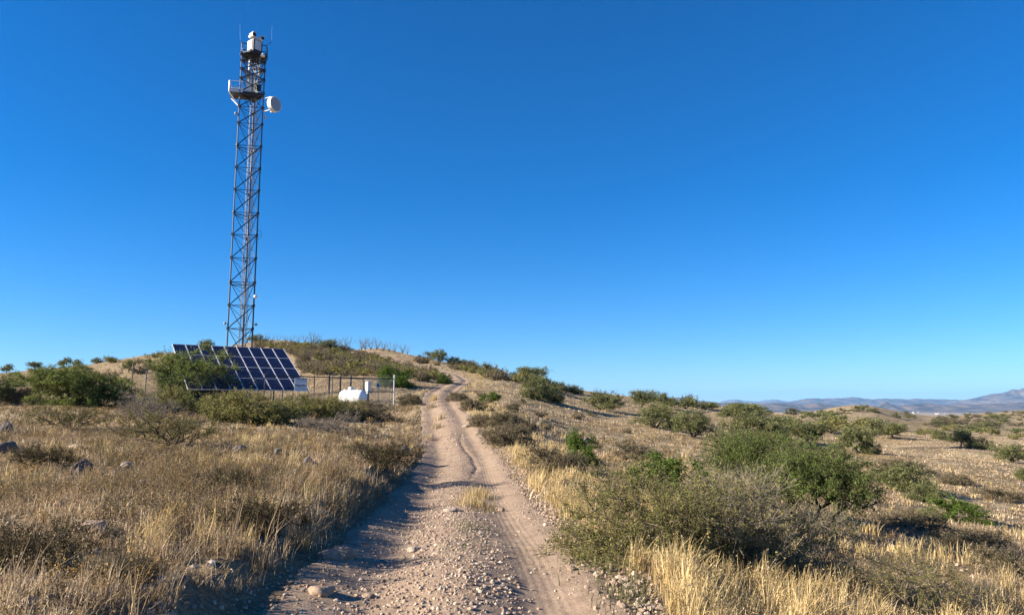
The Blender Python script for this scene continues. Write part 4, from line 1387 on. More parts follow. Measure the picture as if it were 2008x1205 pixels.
    look = fr * 0.55 - bd * 0.8 + UP * 0.02; look /= np.linalg.norm(look)
    for base_, L_, r_ in ((UP * (zc + 0.62) - fr * 0.28, 0.85, 0.22), (UP * (zc + 0.34) + fr * 0.62, 0.55, 0.19)):
        g = Geo()
        V, q = tubes([base_ - look * L_ * 0.55], [base_ + look * L_ * 0.45], r_ * 0.92, r_, 16); g.add(V, q)
        V, q = box_vf(base_ + UP * r_ * 1.0 + look * 0.06, (r_ * 1.8, L_, 0.03), np.stack([np.cross(look, UP), look, UP], 1)); g.add(V, q)
        cc = g.obj("camera", M["white_paint"], cm)
        g = Geo(); V, q = tubes([base_ + look * (L_ * 0.45 - 0.01)], [base_ + look * (L_ * 0.45 + 0.05)], r_ * 0.97, r_ * 0.86, 16); g.add(V, q)
        g.obj("lens", M["black"], cc)
    g = Geo(); V, q = lathe([(0.0, 0), (0.20, 0), (0.23, 0.1), (0.2, 0.24), (0.1, 0.33), (0, 0.35)], 16)
    g.add(V + (P(515, 111.5, 71.2) - O), q); g.obj("dome_antenna", M["white_paint"], root, smooth=True)
    for k, (a_, z0, z1, sx, sy) in enumerate([(offs[1] * 0.55, 0.45, 1.0, 0.42, 0.30), (offs[0] * 0.45 + bd * 0.1, 1.9, 2.5, 0.45, 0.32), (offs[2] * 0.5, 0.3, 1.3, 0.5, 0.35), (offs[1] * 0.75, 2.3, 2.8, 0.3, 0.25)]):
        g = Geo(); V, q = box_vf(a_ + UP * (zp + (z0 + z1) / 2), (sx, sy, z1 - z0), np.stack([fr, bd, UP], 1)); g.add(V, q)
        V, q = box_vf(a_ + UP * (zp + z1 + 0.02), (sx + 0.06, sy + 0.06, 0.035), np.stack([fr, bd, UP], 1)); g.add(V, q)
        g.obj("junction_box", M["radome"] if k % 2 else M["dark_steel"], root)
    for k in range(5):
        t = np.linspace(0, 1, 10)
        a_ = offs[1] * (0.2 + 0.1 * k) + offs[0] * 0.15
        pth = a_ + UP * (zp + (ztop - zg - zp) * t)[:, None] + (fr * 0.10 * np.sin(5 * t + k)[:, None] + bd * 0.12 * np.cos(4 * t + 2 * k)[:, None])
        g = Geo(); V, q = tube_path(pth, 0.022, 6); g.add(V, q); g.obj("cable", M["dark_steel"] if k % 2 else M["cable"], root)
    # whip antennas on cranked brackets
    for pth_px in (((479.5, 86), (475.5, 83), (471, 80.5), (470.5, 48)), ((523, 88), (528, 85.5), (532.5, 83), (533.5, 50))):
        pth = np.array([P(a, b_, 72) for a, b_ in pth_px]) - O
        g = Geo(); V, q = tube_path(pth[:3], 0.028, 6); g.add(V, q)
        wn_ = g.obj("whip_bracket", M["dark_steel"], root)
        g = Geo(); V, q = tube_path(pth[2:], [0.008, 0.005], 6); g.add(V, q)
        g.obj("whip_antenna", M["radome"], wn_)
    # drum dish on the right leg
    tc = -view
    face = 0.72 * tc + 0.69 * right; face /= np.linalg.norm(face)
    c = P(541, 204.5, 70.8) - O
    Rd = frame(face)
    g = Geo(); V, q = lathe([(0, -0.62), (0.40, -0.60), (0.74, -0.46), (0.77, -0.42), (0.77, 0.0), (0.73, 0.012), (0.0, 0.012)], 36)
    g.add(V @ Rd.T + c, q)
    ds = g.obj("dish_antenna", M["white_paint"], root)
    g = Geo(); V, q = lathe([(0, 0.016), (0.70, 0.016), (0.705, 0.03), (0.5, 0.042), (0, 0.05)], 36); g.add(V @ Rd.T + c, q)
    g.obj("dish_cover", M["radome"], ds)
    g = Geo()
    bk = c - face * 0.6
    for dz, zz_ in ((0.55, P(513, 197, 72)[2] - zg), (-0.75, P(513, 222, 72)[2] - zg)):
        leg = pt(1, zg + zz_)
        V, q = tube_path([leg, leg + (bk - leg) * 0.9 * np.array([1, 1, 0]), bk + UP * dz * 0.4], 0.055, 8); g.add(V, q)
    pl = bk + UP * 0.55; V, q = tubes([bk - UP * 0.75], [bk + UP * 0.7], 0.06, 0.06, 8); g.add(V, q)
    g.obj("dish_mount", M["pale_steel"], ds)
    # dome camera, stand-off boxes and a slack cable loop
    a = pt(1, P(492, 579, 72)[2]); b_ = P(501, 581, 71.6) - O
    g = Geo(); V, q = tubes([a], [b_ + UP * 0.18], 0.035, 0.035, 6); g.add(V, q)
    V, q = lathe([(0, -0.22), (0.1, -0.2), (0.18, -0.1), (0.2, 0.0), (0.19, 0.1), (0.06, 0.2), (0, 0.2)], 14); g.add(V + b_, q)
    g.obj("dome_camera", M["white_paint"], root)
    for k, py in ((0, 636), (1, 637), (0, 230), (1, 233)):
        z_ = P(480, py, 72)[2]
        sd = -fr if k == 0 else fr
        g = Geo(); V, q = tubes([pt(k, z_)], [pt(k, z_) + sd * 0.28], 0.035, 0.035, 6); g.add(V, q)
        V, q = lathe([(0, -0.1), (0.1, -0.1), (0.12, 0.0), (0.1, 0.14), (0, 0.16)], 12); g.add(V + pt(k, z_) + sd * 0.3, q)
        g.obj("marker_lamp", M["radome"], root)
    t = np.linspace(0, 1, 12)
    a, b_ = pt(1, P(503, 450, 72)[2]), pt(1, P(503, 472, 72)[2])
    pth = a + (b_ - a) * t[:, None] + fr * (0.42 * np.sin(np.pi * t) ** 0.8)[:, None]
    g = Geo(); V, q = tube_path(pth, 0.018, 6); g.add(V, q); g.obj("slack_cable", M["dark_steel"], root)
    g = Geo(); V, q = box_vf((0, 0, -0.25), (3.4, 3.4, 0.6), np.stack([fr, bd, UP], 1)); g.add(V, q)
    g.obj("footing", M["radome"], root)


tower()

# --- chain-link fence
CORN = P(772, 793, 60.0)
FZ = {}


def fence():
    c2 = CORN[:2]
    e2, b2 = E[:2], B[:2]
    LB = 6.1
    front_t = [0.0, 2.62, 5.2, 7.75, 10.35, 18.2]
    def rail_front(t):
        za = P(772, 742.5, 60.0)[2]; zb = P(590, 737.5, 55.6)[2]
        return za + (zb - za) * t / 7.6
    root = empty("chain_link_fence", (c2[0], c2[1], gz(*c2)))
    tag(root, "galvanised chain-link fence with slanted wire arms around the tank and panels", "fence")
    O = np.array([c2[0], c2[1], gz(*c2)])
    back = c2 + b2 * LB
    zb0 = P(724, 743.0, 65.2)[2]
    lines = [("front", [(c2 - e2 * t, rail_front(t)) for t in front_t]),
             ("side", [(c2 + b2 * t, rail_front(0) + (zb0 - rail_front(0)) * t / LB) for t in (0.0, 3.0, LB)]),
             ("rear", [(back - e2 * t, zb0 + 0.025 * t) for t in (0.0, 1.15, 2.1, 3.1, 4.4, 6.2, 8.0, 10.5, 13.0, 18.2)])]
    seen = set()
    gw = Geo(); gr = Geo()
    arms = {"front": e2 * 0.26, "side": e2 * 0.3, "rear": b2 * 0.3}
    strands = {}
    for nm, pl in lines:
        tops = []
        for k, (p, z) in enumerate(pl):
            key = (round(p[0], 2), round(p[1], 2))
            g0 = gz(*p)
            corner = nm == "front" and k == 0
            arm = arms[nm]
            tip = np.array([p[0] + arm[0], p[1] + arm[1], z + 0.32]) - O
            tops.append(tip)
            if key in seen:
                continue
            seen.add(key)
            g = Geo()
            ext = 0.30 if corner else 0.04
            r_ = 0.052 if corner else 0.033
            if nm == "rear" and k in (1, 2, 3):
                r_, ext = 0.07, 0.22
            V, q = tubes([np.array([p[0], p[1], g0 - 0.3]) - O], [np.array([p[0], p[1], z + ext]) - O], r_, r_, 10); g.add(V, q)
            V, q = tubes([np.array([p[0], p[1], z + ext - 0.01]) - O], [np.array([p[0], p[1], z + ext + 0.05]) - O], r_ * 1.25, r_ * 0.6, 10); g.add(V, q)
            po = g.obj("post", M["pale_steel"] if corner else M["steel"], root)
            if not corner:
                g = Geo(); V, q = tubes([np.array([p[0], p[1], z]) - O], [tip], 0.014, 0.010, 6); g.add(V, q)
                g.obj("wire_arm", M["steel"], po)
        for (p, z), (p2, z2), t0, t1 in zip(pl[:-1], pl[1:], tops[:-1], tops[1:]):
            a = np.array([p[0], p[1], z]) - O; b_ = np.array([p2[0], p2[1], z2]) - O
            if np.linalg.norm(p2 - c2) < 14.5:
                V, q = tubes([a], [b_], 0.034, 0.034, 8); gr.add(V, q)
            strands.setdefault(nm, []).append((a, b_, t0, t1))
            # woven wire
            L = np.linalg.norm((b_ - a)[:2]); n_ = int(L / 0.085)
            g0, g1 = gz(*p) - O[2], gz(*p2) - O[2]
            hgt = ((z - O[2] - g0) + (z2 - O[2] - g1)) / 2
            run = hgt * 0.9 / L
            s = (np.arange(-int(n_ * run), n_) + 0.5) / n_
            P0, P1 = [], []
            for sgn in (1, -1):
                for s0 in s:
                    u0, u1 = max(s0, 0), min(s0 + run, 1)
                    if u1 - u0 < 1e-3:
                        continue
                    v0, v1 = (u0 - s0) / run, (u1 - s0) / run
                    if sgn < 0:
                        v0, v1 = 1 - v0, 1 - v1
                    def q3(u, v):
                        zl = g0 + (g1 - g0) * u; zh = a[2] + (b_[2] - a[2]) * u
                        return np.array([a[0] + (b_[0] - a[0]) * u, a[1] + (b_[1] - a[1]) * u, zl + (zh - zl) * v])
                    P0.append(q3(u0, v0)); P1.append(q3(u1, v1))
            V, q = tubes(P0, P1, 0.0026, 0.0026, 3, cap=False); gw.add(V, q)
    gr.obj("top_rail", M["dark_steel"], root)
    g = Geo()
    p, p2 = front_t[0], front_t[1]
    z0 = P(772, 767.5, 60.0)[2] - O[2]
    a = np.array([0, 0, z0]); b_ = np.array([-e2[0] * p2, -e2[1] * p2, z0 - 0.03])
    V, q = tubes([a], [b_], 0.034, 0.034, 8); g.add(V, q)
    g.obj("brace_rail", M["dark_steel"], root)
    gw.obj("wire_mesh", M["steel"], root)
    g = Geo()
    for nm, segs in strands.items():
        for a, b_, t0, t1 in segs:
            for f in (0.45, 0.95):
                V, q = tubes([a + (t0 - a) * f], [b_ + (t1 - b_) * f], 0.004, 0.004, 3, cap=False); g.add(V, q)
    g.obj("barbed_wire", M["steel"], root)
    return front_t, rail_front


FT, RF = fence()


# --- white tank
def tank():
    Yc = 58.6
    c = P(692, 777.5, Yc)
    r = 0.53
    g0 = gz(c[0], c[1])
    root = empty("propane_tank", (c[0], c[1], g0))
    tag(root, "white horizontal gas tank lying inside the fence near the road", "tank")
    L = 2.45
    t = np.linspace(0, math.pi / 2, 9)
    prof = [(r * math.sin(a), -L / 2 + 0.40 * (1 - math.cos(a))) for a in t] + [(r * math.sin(a), L / 2 - 0.40 * (1 - math.cos(a))) for a in t[::-1]]
    V, q = lathe(prof, 40)
    E = np.array([0.90, -0.436, 0.0]); B = np.array([0.436, 0.90, 0.0])     # lies askew: right end towards the road
    R = frame(E)
    cz = c[2] - g0
    g = Geo().add(V @ R.T + [0, 0, cz], q)
    for s in (-0.72, 0.72):
        V, q = lathe([(r + 0.001, -0.02), (r + 0.006, -0.02), (r + 0.006, 0.02), (r + 0.001, 0.02)], 40)
        g.add(V @ R.T + E * s + [0, 0, cz], q)
    body = g.obj("tank_body", M["white_paint"], root, smooth=True)
    g = Geo(); V, q = lathe([(0.21, -0.06), (0.21, 0.15), (0.18, 0.22), (0.09, 0.26), (0, 0.27)], 24)
    g.add(V + [0, 0, cz + r] - E * 0.22, q); g.obj("dome_lid", M["white_paint"], root, smooth=True)
    g = Geo(); V, q = tube_path([np.array([0, 0, cz + r + 0.12]) - E * 0.02, np.array([0, 0, cz + r + 0.14]) + E * 0.7, np.array([0, 0, cz + r * 0.6]) + E * 1.35 + B * 0.2, np.array([0, 0, 0.1]) + E * 1.4 + B * 0.2], 0.022, 8); g.add(V, q)
    g.obj("gas_pipe", M["steel"], root)
    for s in (-0.85, 0.42):
        g = Geo(); V, q = lathe([(0.05, -0.05), (0.05, 0.05), (0.03, 0.10), (0, 0.11)], 12); g.add(V + [0, 0, cz + r] + E * s, q)
        g.obj("valve", M["white_paint"], root)
    for s in (-0.85, 0.85):
        g = Geo(); V, q = box_vf(E * s + [0, 0, (cz - r * 0.8 - 0.15) / 2 ], (0.12, 0.7, cz - r * 0.8 + 0.25), np.stack([E, B, UP], 1)); g.add(V, q)
        g.obj("saddle", M["rust"], root)


tank()


# --- signs, cabinet
def plate_sign():
    a = CORN + np.array([0, 0, 0]) - E * 7.75
    t = min((abs(1004 + F * (CORN - E * tt)[0] / ((CORN - E * tt)[1] * CP + (3.2 - CAMZ) * SP) - 589), tt) for tt in np.linspace(6, 9, 301))[1]
    p = CORN - E * t - B * 0.09
    Y = p[1]
    zt, zm, zb = P(589, 740.5, Y)[2], P(589, 753.6, Y)[2], P(589, 766.5, Y)[2]
    g0 = gz(p[0], p[1])
    root = empty("warning_sign", (p[0], p[1], g0))
    tag(root, "two white notice plates, one above the other, with dark headings on the front fence", "sign")
    R = np.stack([E, B, UP], 1)
    w = 0.96
    for z0, z1, kind in ((zm + 0.012, zt, 0), (zb, zm - 0.02, 1)):
        g = Geo(); hh = z1 - z0; zc = (z0 + z1) / 2 - g0
        V, q = box_vf([0, 0, zc], (w, 0.02, hh), R); g.add(V, q)
        pl = g.obj("plate", M["sign_white"], root)
        g = Geo(); y = -B * 0.013
        V, q = box_vf(y + UP * (zc + hh * 0.34), (w * 0.90, 0.004, hh * 0.17), R); g.add(V, q)
        if kind:
            V, q = box_vf(y + UP * (zc + hh * 0.475), (w * 0.98, 0.004, hh * 0.04), R); g.add(V, q)
        g.obj("heading_band", M["sign_dark"], pl)
        g = Geo(); r2 = np.random.default_rng(5 + kind); y = -B * 0.0165
        x = -w * 0.42
        lim = w * (0.12 if kind == 0 else -0.17)
        while x < w * 0.40:                                   # unreadable pale heading letters
            ww = 0.028 + 0.012 * r2.random()
            if not (lim < x < lim + 0.12):
                V, q = box_vf(y + E * (x + ww / 2) + UP * (zc + hh * 0.34), (ww, 0.002, hh * 0.09), R); g.add(V, q)
            x += ww + 0.016
        g.obj("heading_letters", M["sign_white"], pl)
        g = Geo(); y = -B * 0.012
        for ln in range(3 + kind):
            z_ = zc + hh * (0.14 - 0.155 * ln)
            x = -w * (0.40 if ln % 2 else 0.30)
            end = -x
            while x < end:                                    # unreadable small print
                ww = 0.05 + 0.09 * r2.random()
                V, q = box_vf(y + E * (x + ww / 2) + UP * z_, (ww, 0.003, hh * 0.055), R); g.add(V, q)
                x += ww + 0.028
        g.obj("small_print", M["sign_text"], pl)
    g = Geo(); V, q = tubes([[0.0, 0.0, -0.2] + B * 0.05], [[0, 0, zt - g0 + 0.08] + B * 0.05], 0.03, 0.03, 8); g.add(V, q)
    g.obj("post", M["white_paint"], root)


plate_sign()


def diamond_sign():
    p = CORN + B * 3.0 - B * 0.05 + E * 0.06
    p = CORN + B * 3.0 - np.array([0.0, 0.07, 0])
    z = P(746.5, 755, p[1])[2]
    root = empty("hazard_placard", (p[0], p[1], z))
    tag(root, "small square placard with a blue diamond on the side fence", "sign")
    d = np.array([0.30, -0.954, 0])
    R = np.stack([np.cross(d, UP) * -1, -d, UP], 1)
    g = Geo(); V, q = box_vf((0, 0, 0), (0.34, 0.015, 0.44), R); g.add(V, q); g.obj("plate", M["sign_white"], root)
    g = Geo(); c45 = math.sqrt(0.5)
    R2 = R @ np.array([[c45, 0, -c45], [0, 1, 0], [c45, 0, c45]])
    V, q = box_vf(d * 0.011, (0.20, 0.01, 0.20), R2); g.add(V, q); g.obj("diamond", M["sign_blue"], root)


diamond_sign()


def cabinet():
    q0 = P(721.5, 770.5, 63.6); q1 = P(721.5, 747.5, 63.6)
    g0 = gz(q0[0], q0[1])
    root = empty("electrical_cabinet", (q0[0], q0[1], g0))
    tag(root, "tall white equipment box on a post behind the right end of the tank", "cabinet")
    d = np.array([-0.80, -0.60, 0]); R = np.stack([np.cross(d, UP) * -1, -d, UP], 1)
    hh = q1[2] - q0[2]; zc = (q0[2] + q1[2]) / 2 - g0
    g = Geo(); V, q = box_vf((0, 0, zc), (0.48, 0.26, hh), R); g.add(V, q)
    g.obj("box", M["white_paint"], root)
    g = Geo(); V, q = box_vf(d * 0.14 + UP * zc, (0.42, 0.02, hh * 0.92), R); g.add(V, q)
    dr = g.obj("door", M["white_paint"], root)
    g = Geo(); V, q = box_vf(d * 0.16 + UP * zc + R[:, 0] * 0.16, (0.03, 0.02, 0.12), R); g.add(V, q); g.obj("handle", M["steel"], dr)
    g = Geo(); V, q = tubes([[0, 0, -0.3]], [[0, 0, zc - hh / 2 + 0.02]], 0.05, 0.05, 8); g.add(V, q); g.obj("post", M["steel"], root)


cabinet()


# ------------------------------------------------------------------ rocks
def ico(sub=1):
    import bmesh
    bm = bmesh.new()
    bmesh.ops.create_icosphere(bm, subdivisions=sub, radius=1.0)
    V = np.array([v.co[:] for v in bm.verts]); Fc = np.array([[v.index for v in f.verts] for f in bm.faces])
    bm.free()
    return V, Fc


IV1, IF1 = ico(1); IV2, IF2 = ico(2); IV4, IF4 = ico(4)


def rock_shape(V, seed, rough=0.35, cuts=7):
    r = np.random.default_rng(seed)
    d = V.copy()
    out = np.ones(len(V))
    for k in range(cuts):                      # flat broken faces
        n_ = unit(r.normal(size=3)); o = 0.55 + 0.35 * r.random()
        s = d @ n_
        out = np.where(s * out > o, o / np.maximum(s, 1e-6), out)
    d = d * out[:, None]
    nz = fbm(V[:, 0] * 2.2 + seed, V[:, 1] * 2.2 + V[:, 2] * 1.7, seed, 3) - 0.5
    return d * (1 + rough * nz[:, None])


def rock(px, py, wpx, hpx, label, mat, seed, depth=1.0):
    q = hit(px, py)
    sc = q[1] / F
    w, hh = wpx * sc, hpx * sc
    V = rock_shape(IV4, seed) * [w / 1.6, w / 1.6 * depth, hh / 1.25]
    g = Geo().add(V, IF4)
    o = g.obj("rock", M[mat], smooth=False)
    o.location = (q[0], q[1], q[2] + hh * 0.18)
    o.rotation_euler = (0, 0, prng.uniform(0, 6))
    tag(o, label, "rock")


for a in [
    (182, 1046, 42, 24, "pinkish boulder half sunk in the left grass", "rock_pink", 1),
    (165, 932, 36, 32, "dark grey boulder standing in the left grass", "rock_grey", 2),
    (660, 1094, 56, 22, "flat boulder in shade at the left edge of the road", "rock_pink", 3),
    (630, 1164, 40, 18, "pale stone at the lower left edge of the road", "rock_pink", 4),
    (545, 893, 20, 14, "grey rock sitting alone in the grass left of the road", "rock_grey", 5),
    (606, 908, 16, 13, "small dark rock right of the lone grey rock in the grass", "rock_grey", 6),
    (472, 886, 28, 14, "long dark rock in the grass below the thorn shrub", "rock_grey", 7),
    (520, 932, 26, 18, "pinkish broken rock in the middle of the left grass", "rock_pink", 8),
    (282, 953, 18, 14, "small whitish rock in the left grass", "rock_pale", 9),
    (226, 938, 22, 16, "pink rock in the left grass beside the small whitish one", "rock_pink", 10),
    (150, 880, 22, 10, "flat pale rock in the upper left grass", "rock_pale", 11),
    (248, 918, 20, 12, "buff rock in the left grass above the pink one", "rock_pale", 12),
    (3, 852, 30, 26, "black rock cut by the left picture edge, the upper one", "rock_grey", 13),
    (6, 888, 40, 26, "black rock cut by the left picture edge, the lower one", "rock_grey", 14),
    (140, 950, 44, 16, "light slab of rock lying in the left grass", "rock_pink", 15),
    (215, 1156, 34, 15, "grey boulder hidden in the grass at the bottom left", "rock_grey", 16),
    (1690, 1202, 50, 20, "dark rock in the grass at the bottom right", "rock_grey", 17),
    (785, 895, 30, 22, "dark boulder at the road end of the left bank", "rock_grey", 18),
    (980, 1002, 16, 9, "loose dark rock on the middle strip of the road", "rock_pink", 19),
    (885, 1003, 26, 8, "flat stone in the road beside the shadow tips", "rock_pale", 20),
    (810, 1080, 22, 8, "flat pale stone at the tip of the near road shadow", "rock_pale", 21),
    (722, 1172, 22, 9, "stone on the gravel at the bottom of the road, left part", "rock_pink", 22),
    (1150, 866, 14, 9, "grey stone on the straw slope above the bright bush", "rock_grey", 23),
    (915, 838, 14, 6, "white stone at the right edge of the road", "rock_pale", 24),
    (1120, 1120, 16, 8, "dark stone on the right wheel track", "rock_pink", 25),
    (1232, 1008, 16, 8, "pale stone near the right road edge by the thicket", "rock_pale", 26),
]:
    rock(*a)


# ------------------------------------------------------------------ gravel
def stones(n, sampler, smin, smax, cols, name, label, pow_=2.2, V0=IV1, F0=IF1):
    r = np.random.default_rng(len(name) * 31 + n)
    x, y = sampler(r, n)
    n = len(x)
    z = h_all(x, y)
    var = np.stack([rock_shape(V0, 60 + k, 0.5, 6) for k in range(12)])
    k = r.integers(0, 12, n)
    s = smin + (smax - smin) * r.random(n) ** pow_
    sc = s[:, None] * (0.55 + 0.6 * r.random((n, 3))) * [1, 1, 0.75]
    V = var[k] * sc[:, None, :]
    a = r.random(n) * 6.283; ca, sa = np.cos(a), np.sin(a)
    X = V[..., 0] * ca[:, None] - V[..., 1] * sa[:, None]; Yv = V[..., 0] * sa[:, None] + V[..., 1] * ca[:, None]
    V = np.stack([X + x[:, None], Yv + y[:, None], V[..., 2] + (z + sc[:, 2] * 0.05)[:, None]], -1)
    m = V0.shape[0]
    Fs = (F0[None] + (np.arange(n) * m)[:, None, None]).reshape(-1, 3)
    c = np.repeat(vary(r, cols, n, 0.18), m, 0)
    g = Geo().add(V.reshape(-1, 3), Fs, c)
    tag(g.obj(name, M["stone"], color=True), label, "gravel", kind="stuff")


STC = [(0.33, 0.255, 0.195), (0.29, 0.22, 0.17), (0.38, 0.30, 0.235), (0.25, 0.18, 0.135), (0.31, 0.22, 0.155), (0.36, 0.28, 0.21), (0.42, 0.345, 0.275)]


def road_sampler(y0, y1, centre, sig, flat=0.25):
    def f(r, n):
        y = y0 * (y1 / y0) ** (r.random(n))
        w = np.where(r.random(n) < flat, r.uniform(-1.8, 1.75, n), centre + sig * r.normal(size=n))
        w = np.where((np.abs(w - 0.80) < 0.26) & (r.random(n) < 0.8), w - 0.75, w)
        w = np.clip(w, -1.95, 1.95)
        c = np.interp(y, _ry, _rx)
        return c + w, y
    return f


stones(17000, road_sampler(4.6, 15, -0.28, 0.50, 0.42), 0.004, 0.033, STC, "gravel", "loose pinkish gravel strewn over the road", 3.4)
stones(5500, road_sampler(13, 34, -0.15, 0.45, 0.45), 0.006, 0.036, STC, "gravel", "loose gravel farther up the road", 3.2)
stones(2200, road_sampler(5, 40, 1.58, 0.14, 0.0), 0.010, 0.050, STC, "gravel", "stones along the right road edge", 2.0)
stones(1100, road_sampler(30, 180, 0.0, 0.9, 0.6), 0.015, 0.075, STC, "gravel", "stones on the upper road", 2.0)


def field_sampler(y0, y1):
    def f(r, n):
        y = y0 * (y1 / y0) ** (r.random(n)); x = r.uniform(-0.72, 0.72, n) * y
        ok = np.abs(lateral(x, y)) > 1.8
        return x[ok], y[ok]
    return f


stones(5200, field_sampler(4.5, 60), 0.012, 0.09, STC + [(0.2, 0.17, 0.15)], "gravel", "scattered stones in the grass", 3.5)
stones(2600, field_sampler(60, 210), 0.05, 0.24, [(q[0] * 0.8, q[1] * 0.8, q[2] * 0.8) for q in STC] + [(0.2, 0.17, 0.15)], "gravel", "scattered stones on the hillside", 3.0)


# ------------------------------------------------------------------ grass
STRAW = [(0.52, 0.405, 0.255), (0.42, 0.315, 0.20), (0.33, 0.245, 0.16), (0.60, 0.49, 0.34), (0.27, 0.21, 0.15)]
GOLD = [(0.52, 0.40, 0.205), (0.44, 0.33, 0.155), (0.58, 0.47, 0.27), (0.38, 0.28, 0.13)]
DEAD = [(0.25, 0.18, 0.105), (0.31, 0.22, 0.125), (0.20, 0.15, 0.095)]
FORB = [(0.24, 0.19, 0.105), (0.30, 0.215, 0.115), (0.18, 0.15, 0.085), (0.34, 0.225, 0.085), (0.20, 0.14, 0.085), (0.24, 0.19, 0.12)]


def blades(r, bx, by, bz, L, lean, width, cols, K=3, curve=0.6, j=0.2, tone=None):
    """ribbons of grass: arrays of base points -> vertices, quads, colours"""
    n = len(bx)
    az = r.random(n) * 6.283
    dx, dy = np.cos(az) * 0.8 + 0.45, np.sin(az) * 0.8
    s = np.linspace(0, 1, K + 1)
    th = lean[:, None] * (0.35 + curve * s[None] * 1.6)
    ds = (L / K)[:, None]
    hx = np.concatenate([np.zeros((n, 1)), np.cumsum(np.sin(th[:, :-1]) * ds, 1)], 1)
    hz = np.concatenate([np.zeros((n, 1)), np.cumsum(np.cos(th[:, :-1]) * ds, 1)], 1)
    X = bx[:, None] + dx[:, None] * hx; Y = by[:, None] + dy[:, None] * hx; Z = bz[:, None] + hz
    fa = r.random(n) * 6.283
    wx, wy = np.cos(fa), np.sin(fa)
    wd = width[:, None] * np.array([1.0] * K + [0.25])[None] * (1 - 0.25 * s[None]) * 0.5
    Lx = np.stack([X - wx[:, None] * wd, Y - wy[:, None] * wd, Z], -1)
    Rx = np.stack([X + wx[:, None] * wd, Y + wy[:, None] * wd, Z], -1)
    V = np.stack([Lx, Rx], 2).reshape(n, -1, 3)
    q0 = np.array([[2 * k, 2 * k + 1, 2 * k + 3, 2 * k + 2] for k in range(K)])
    Q = (q0[None] + (np.arange(n) * 2 * (K + 1))[:, None, None]).reshape(-1, 4)
    c = vary(r, cols, n, j)
    if tone is not None:
        c = c * tone[:, None]
    return V.reshape(-1, 3), Q, np.repeat(c, 2 * (K + 1), 0)


def clear_of_things(x, y):
    """keep grass off the track"""
    w = lateral(x, y)
    nz = 0.35 * (fbm(x / 0.9, y / 0.9, 51, 2) - 0.5)
    ok = (np.abs(w + nz * 0.6) > np.where(w > 0, 1.74, 1.62 + 0.22 * sstep(11, 6, y))) | ~road_on(y)
    for a, b, r in DISCS:
        if b < 62:
            ok &= ((x - a) ** 2 + (y - b) ** 2) > (0.85 * r) ** 2
    return ok


def ring_points(r, r0, r1, dens, amax=0.70):
    n = int(dens * amax * (r1 * r1 - r0 * r0))
    R = np.sqrt(r.random(n) * (r1 * r1 - r0 * r0) + r0 * r0); A = (r.random(n) * 2 - 1) * amax
    return np.sin(A) * R, np.cos(A) * R


def tufts(name, label, zones, cols, seed, mask=None, hgt=(0.2, 0.45), lean=0.7, K=3, curve=0.6, seedheads=False):
    r = np.random.default_rng(seed)
    g = Geo()
    for r0, r1, dens, nb, wd, spread in zones:
        x, y = ring_points(r, r0, r1, dens)
        ok = clear_of_things(x, y)
        x, y = x[ok], y[ok]
        pr = mask(x, y) if mask else np.ones(len(x))
        ok = r.random(len(x)) < pr
        x, y = x[ok], y[ok]
        if not len(x):
            continue
        size = (0.6 + 0.8 * r.random(len(x))) * (0.7 + 0.6 * fbm(x / 2.3, y / 2.3, seed + 3, 2))
        hh = (hgt[0] + (hgt[1] - hgt[0]) * r.random(len(x))) * (0.78 if r0 >= 30 else 1.0)
        tone = (0.86 if r1 <= 60 else 0.72) + 0.5 * fbm(x / 1.7, y / 1.7, seed + 9, 3) + (0.10 if r1 < 60 else 0.13) * r.normal(size=len(x))
        i = np.repeat(np.arange(len(x)), nb)
        rr = np.abs(r.normal(size=len(i))) * spread * size[i]; aa = r.random(len(i)) * 6.283
        bx, by = x[i] + np.cos(aa) * rr, y[i] + np.sin(aa) * rr
        bz = h_all(x, y)[i] - 0.015
        L = hh[i] * size[i] * (0.55 + 0.6 * r.random(len(i)))
        ln = np.abs(r.normal(size=len(i))) * lean * 0.75 + 0.08
        V, Q, C = blades(r, bx, by, bz, L, np.minimum(ln, 1.3), wd * (0.7 + 0.6 * r.random(len(i))), cols, K if r1 < 40 else 2, curve, 0.2, tone[i].clip(0.5, 1.45))
        g.add(V, Q, C)
        if seedheads and r1 < 26:
            m = (2 * ((K if r1 < 40 else 2) + 1))
            tips = V.reshape(-1, m, 3)[:, -1]
            pick = r.random(len(tips)) < 0.16
            t = tips[pick]
            k = 3
            c = np.repeat(t, k, 0) + r.normal(size=(len(t) * k, 3)) * 0.014
            V2, q2 = leaf_quads(c, rand_dirs(r, len(c)) + [0, 0, 1.0], rand_dirs(r, len(c)), np.full(len(c), 0.026), np.full(len(c), 0.008))
            g.add(V2, q2, np.repeat(vary(r, cols, len(c), 0.2), 4, 0))
    tag(g.obj(name, M["grass"], color=True), label, "grass", kind="stuff")


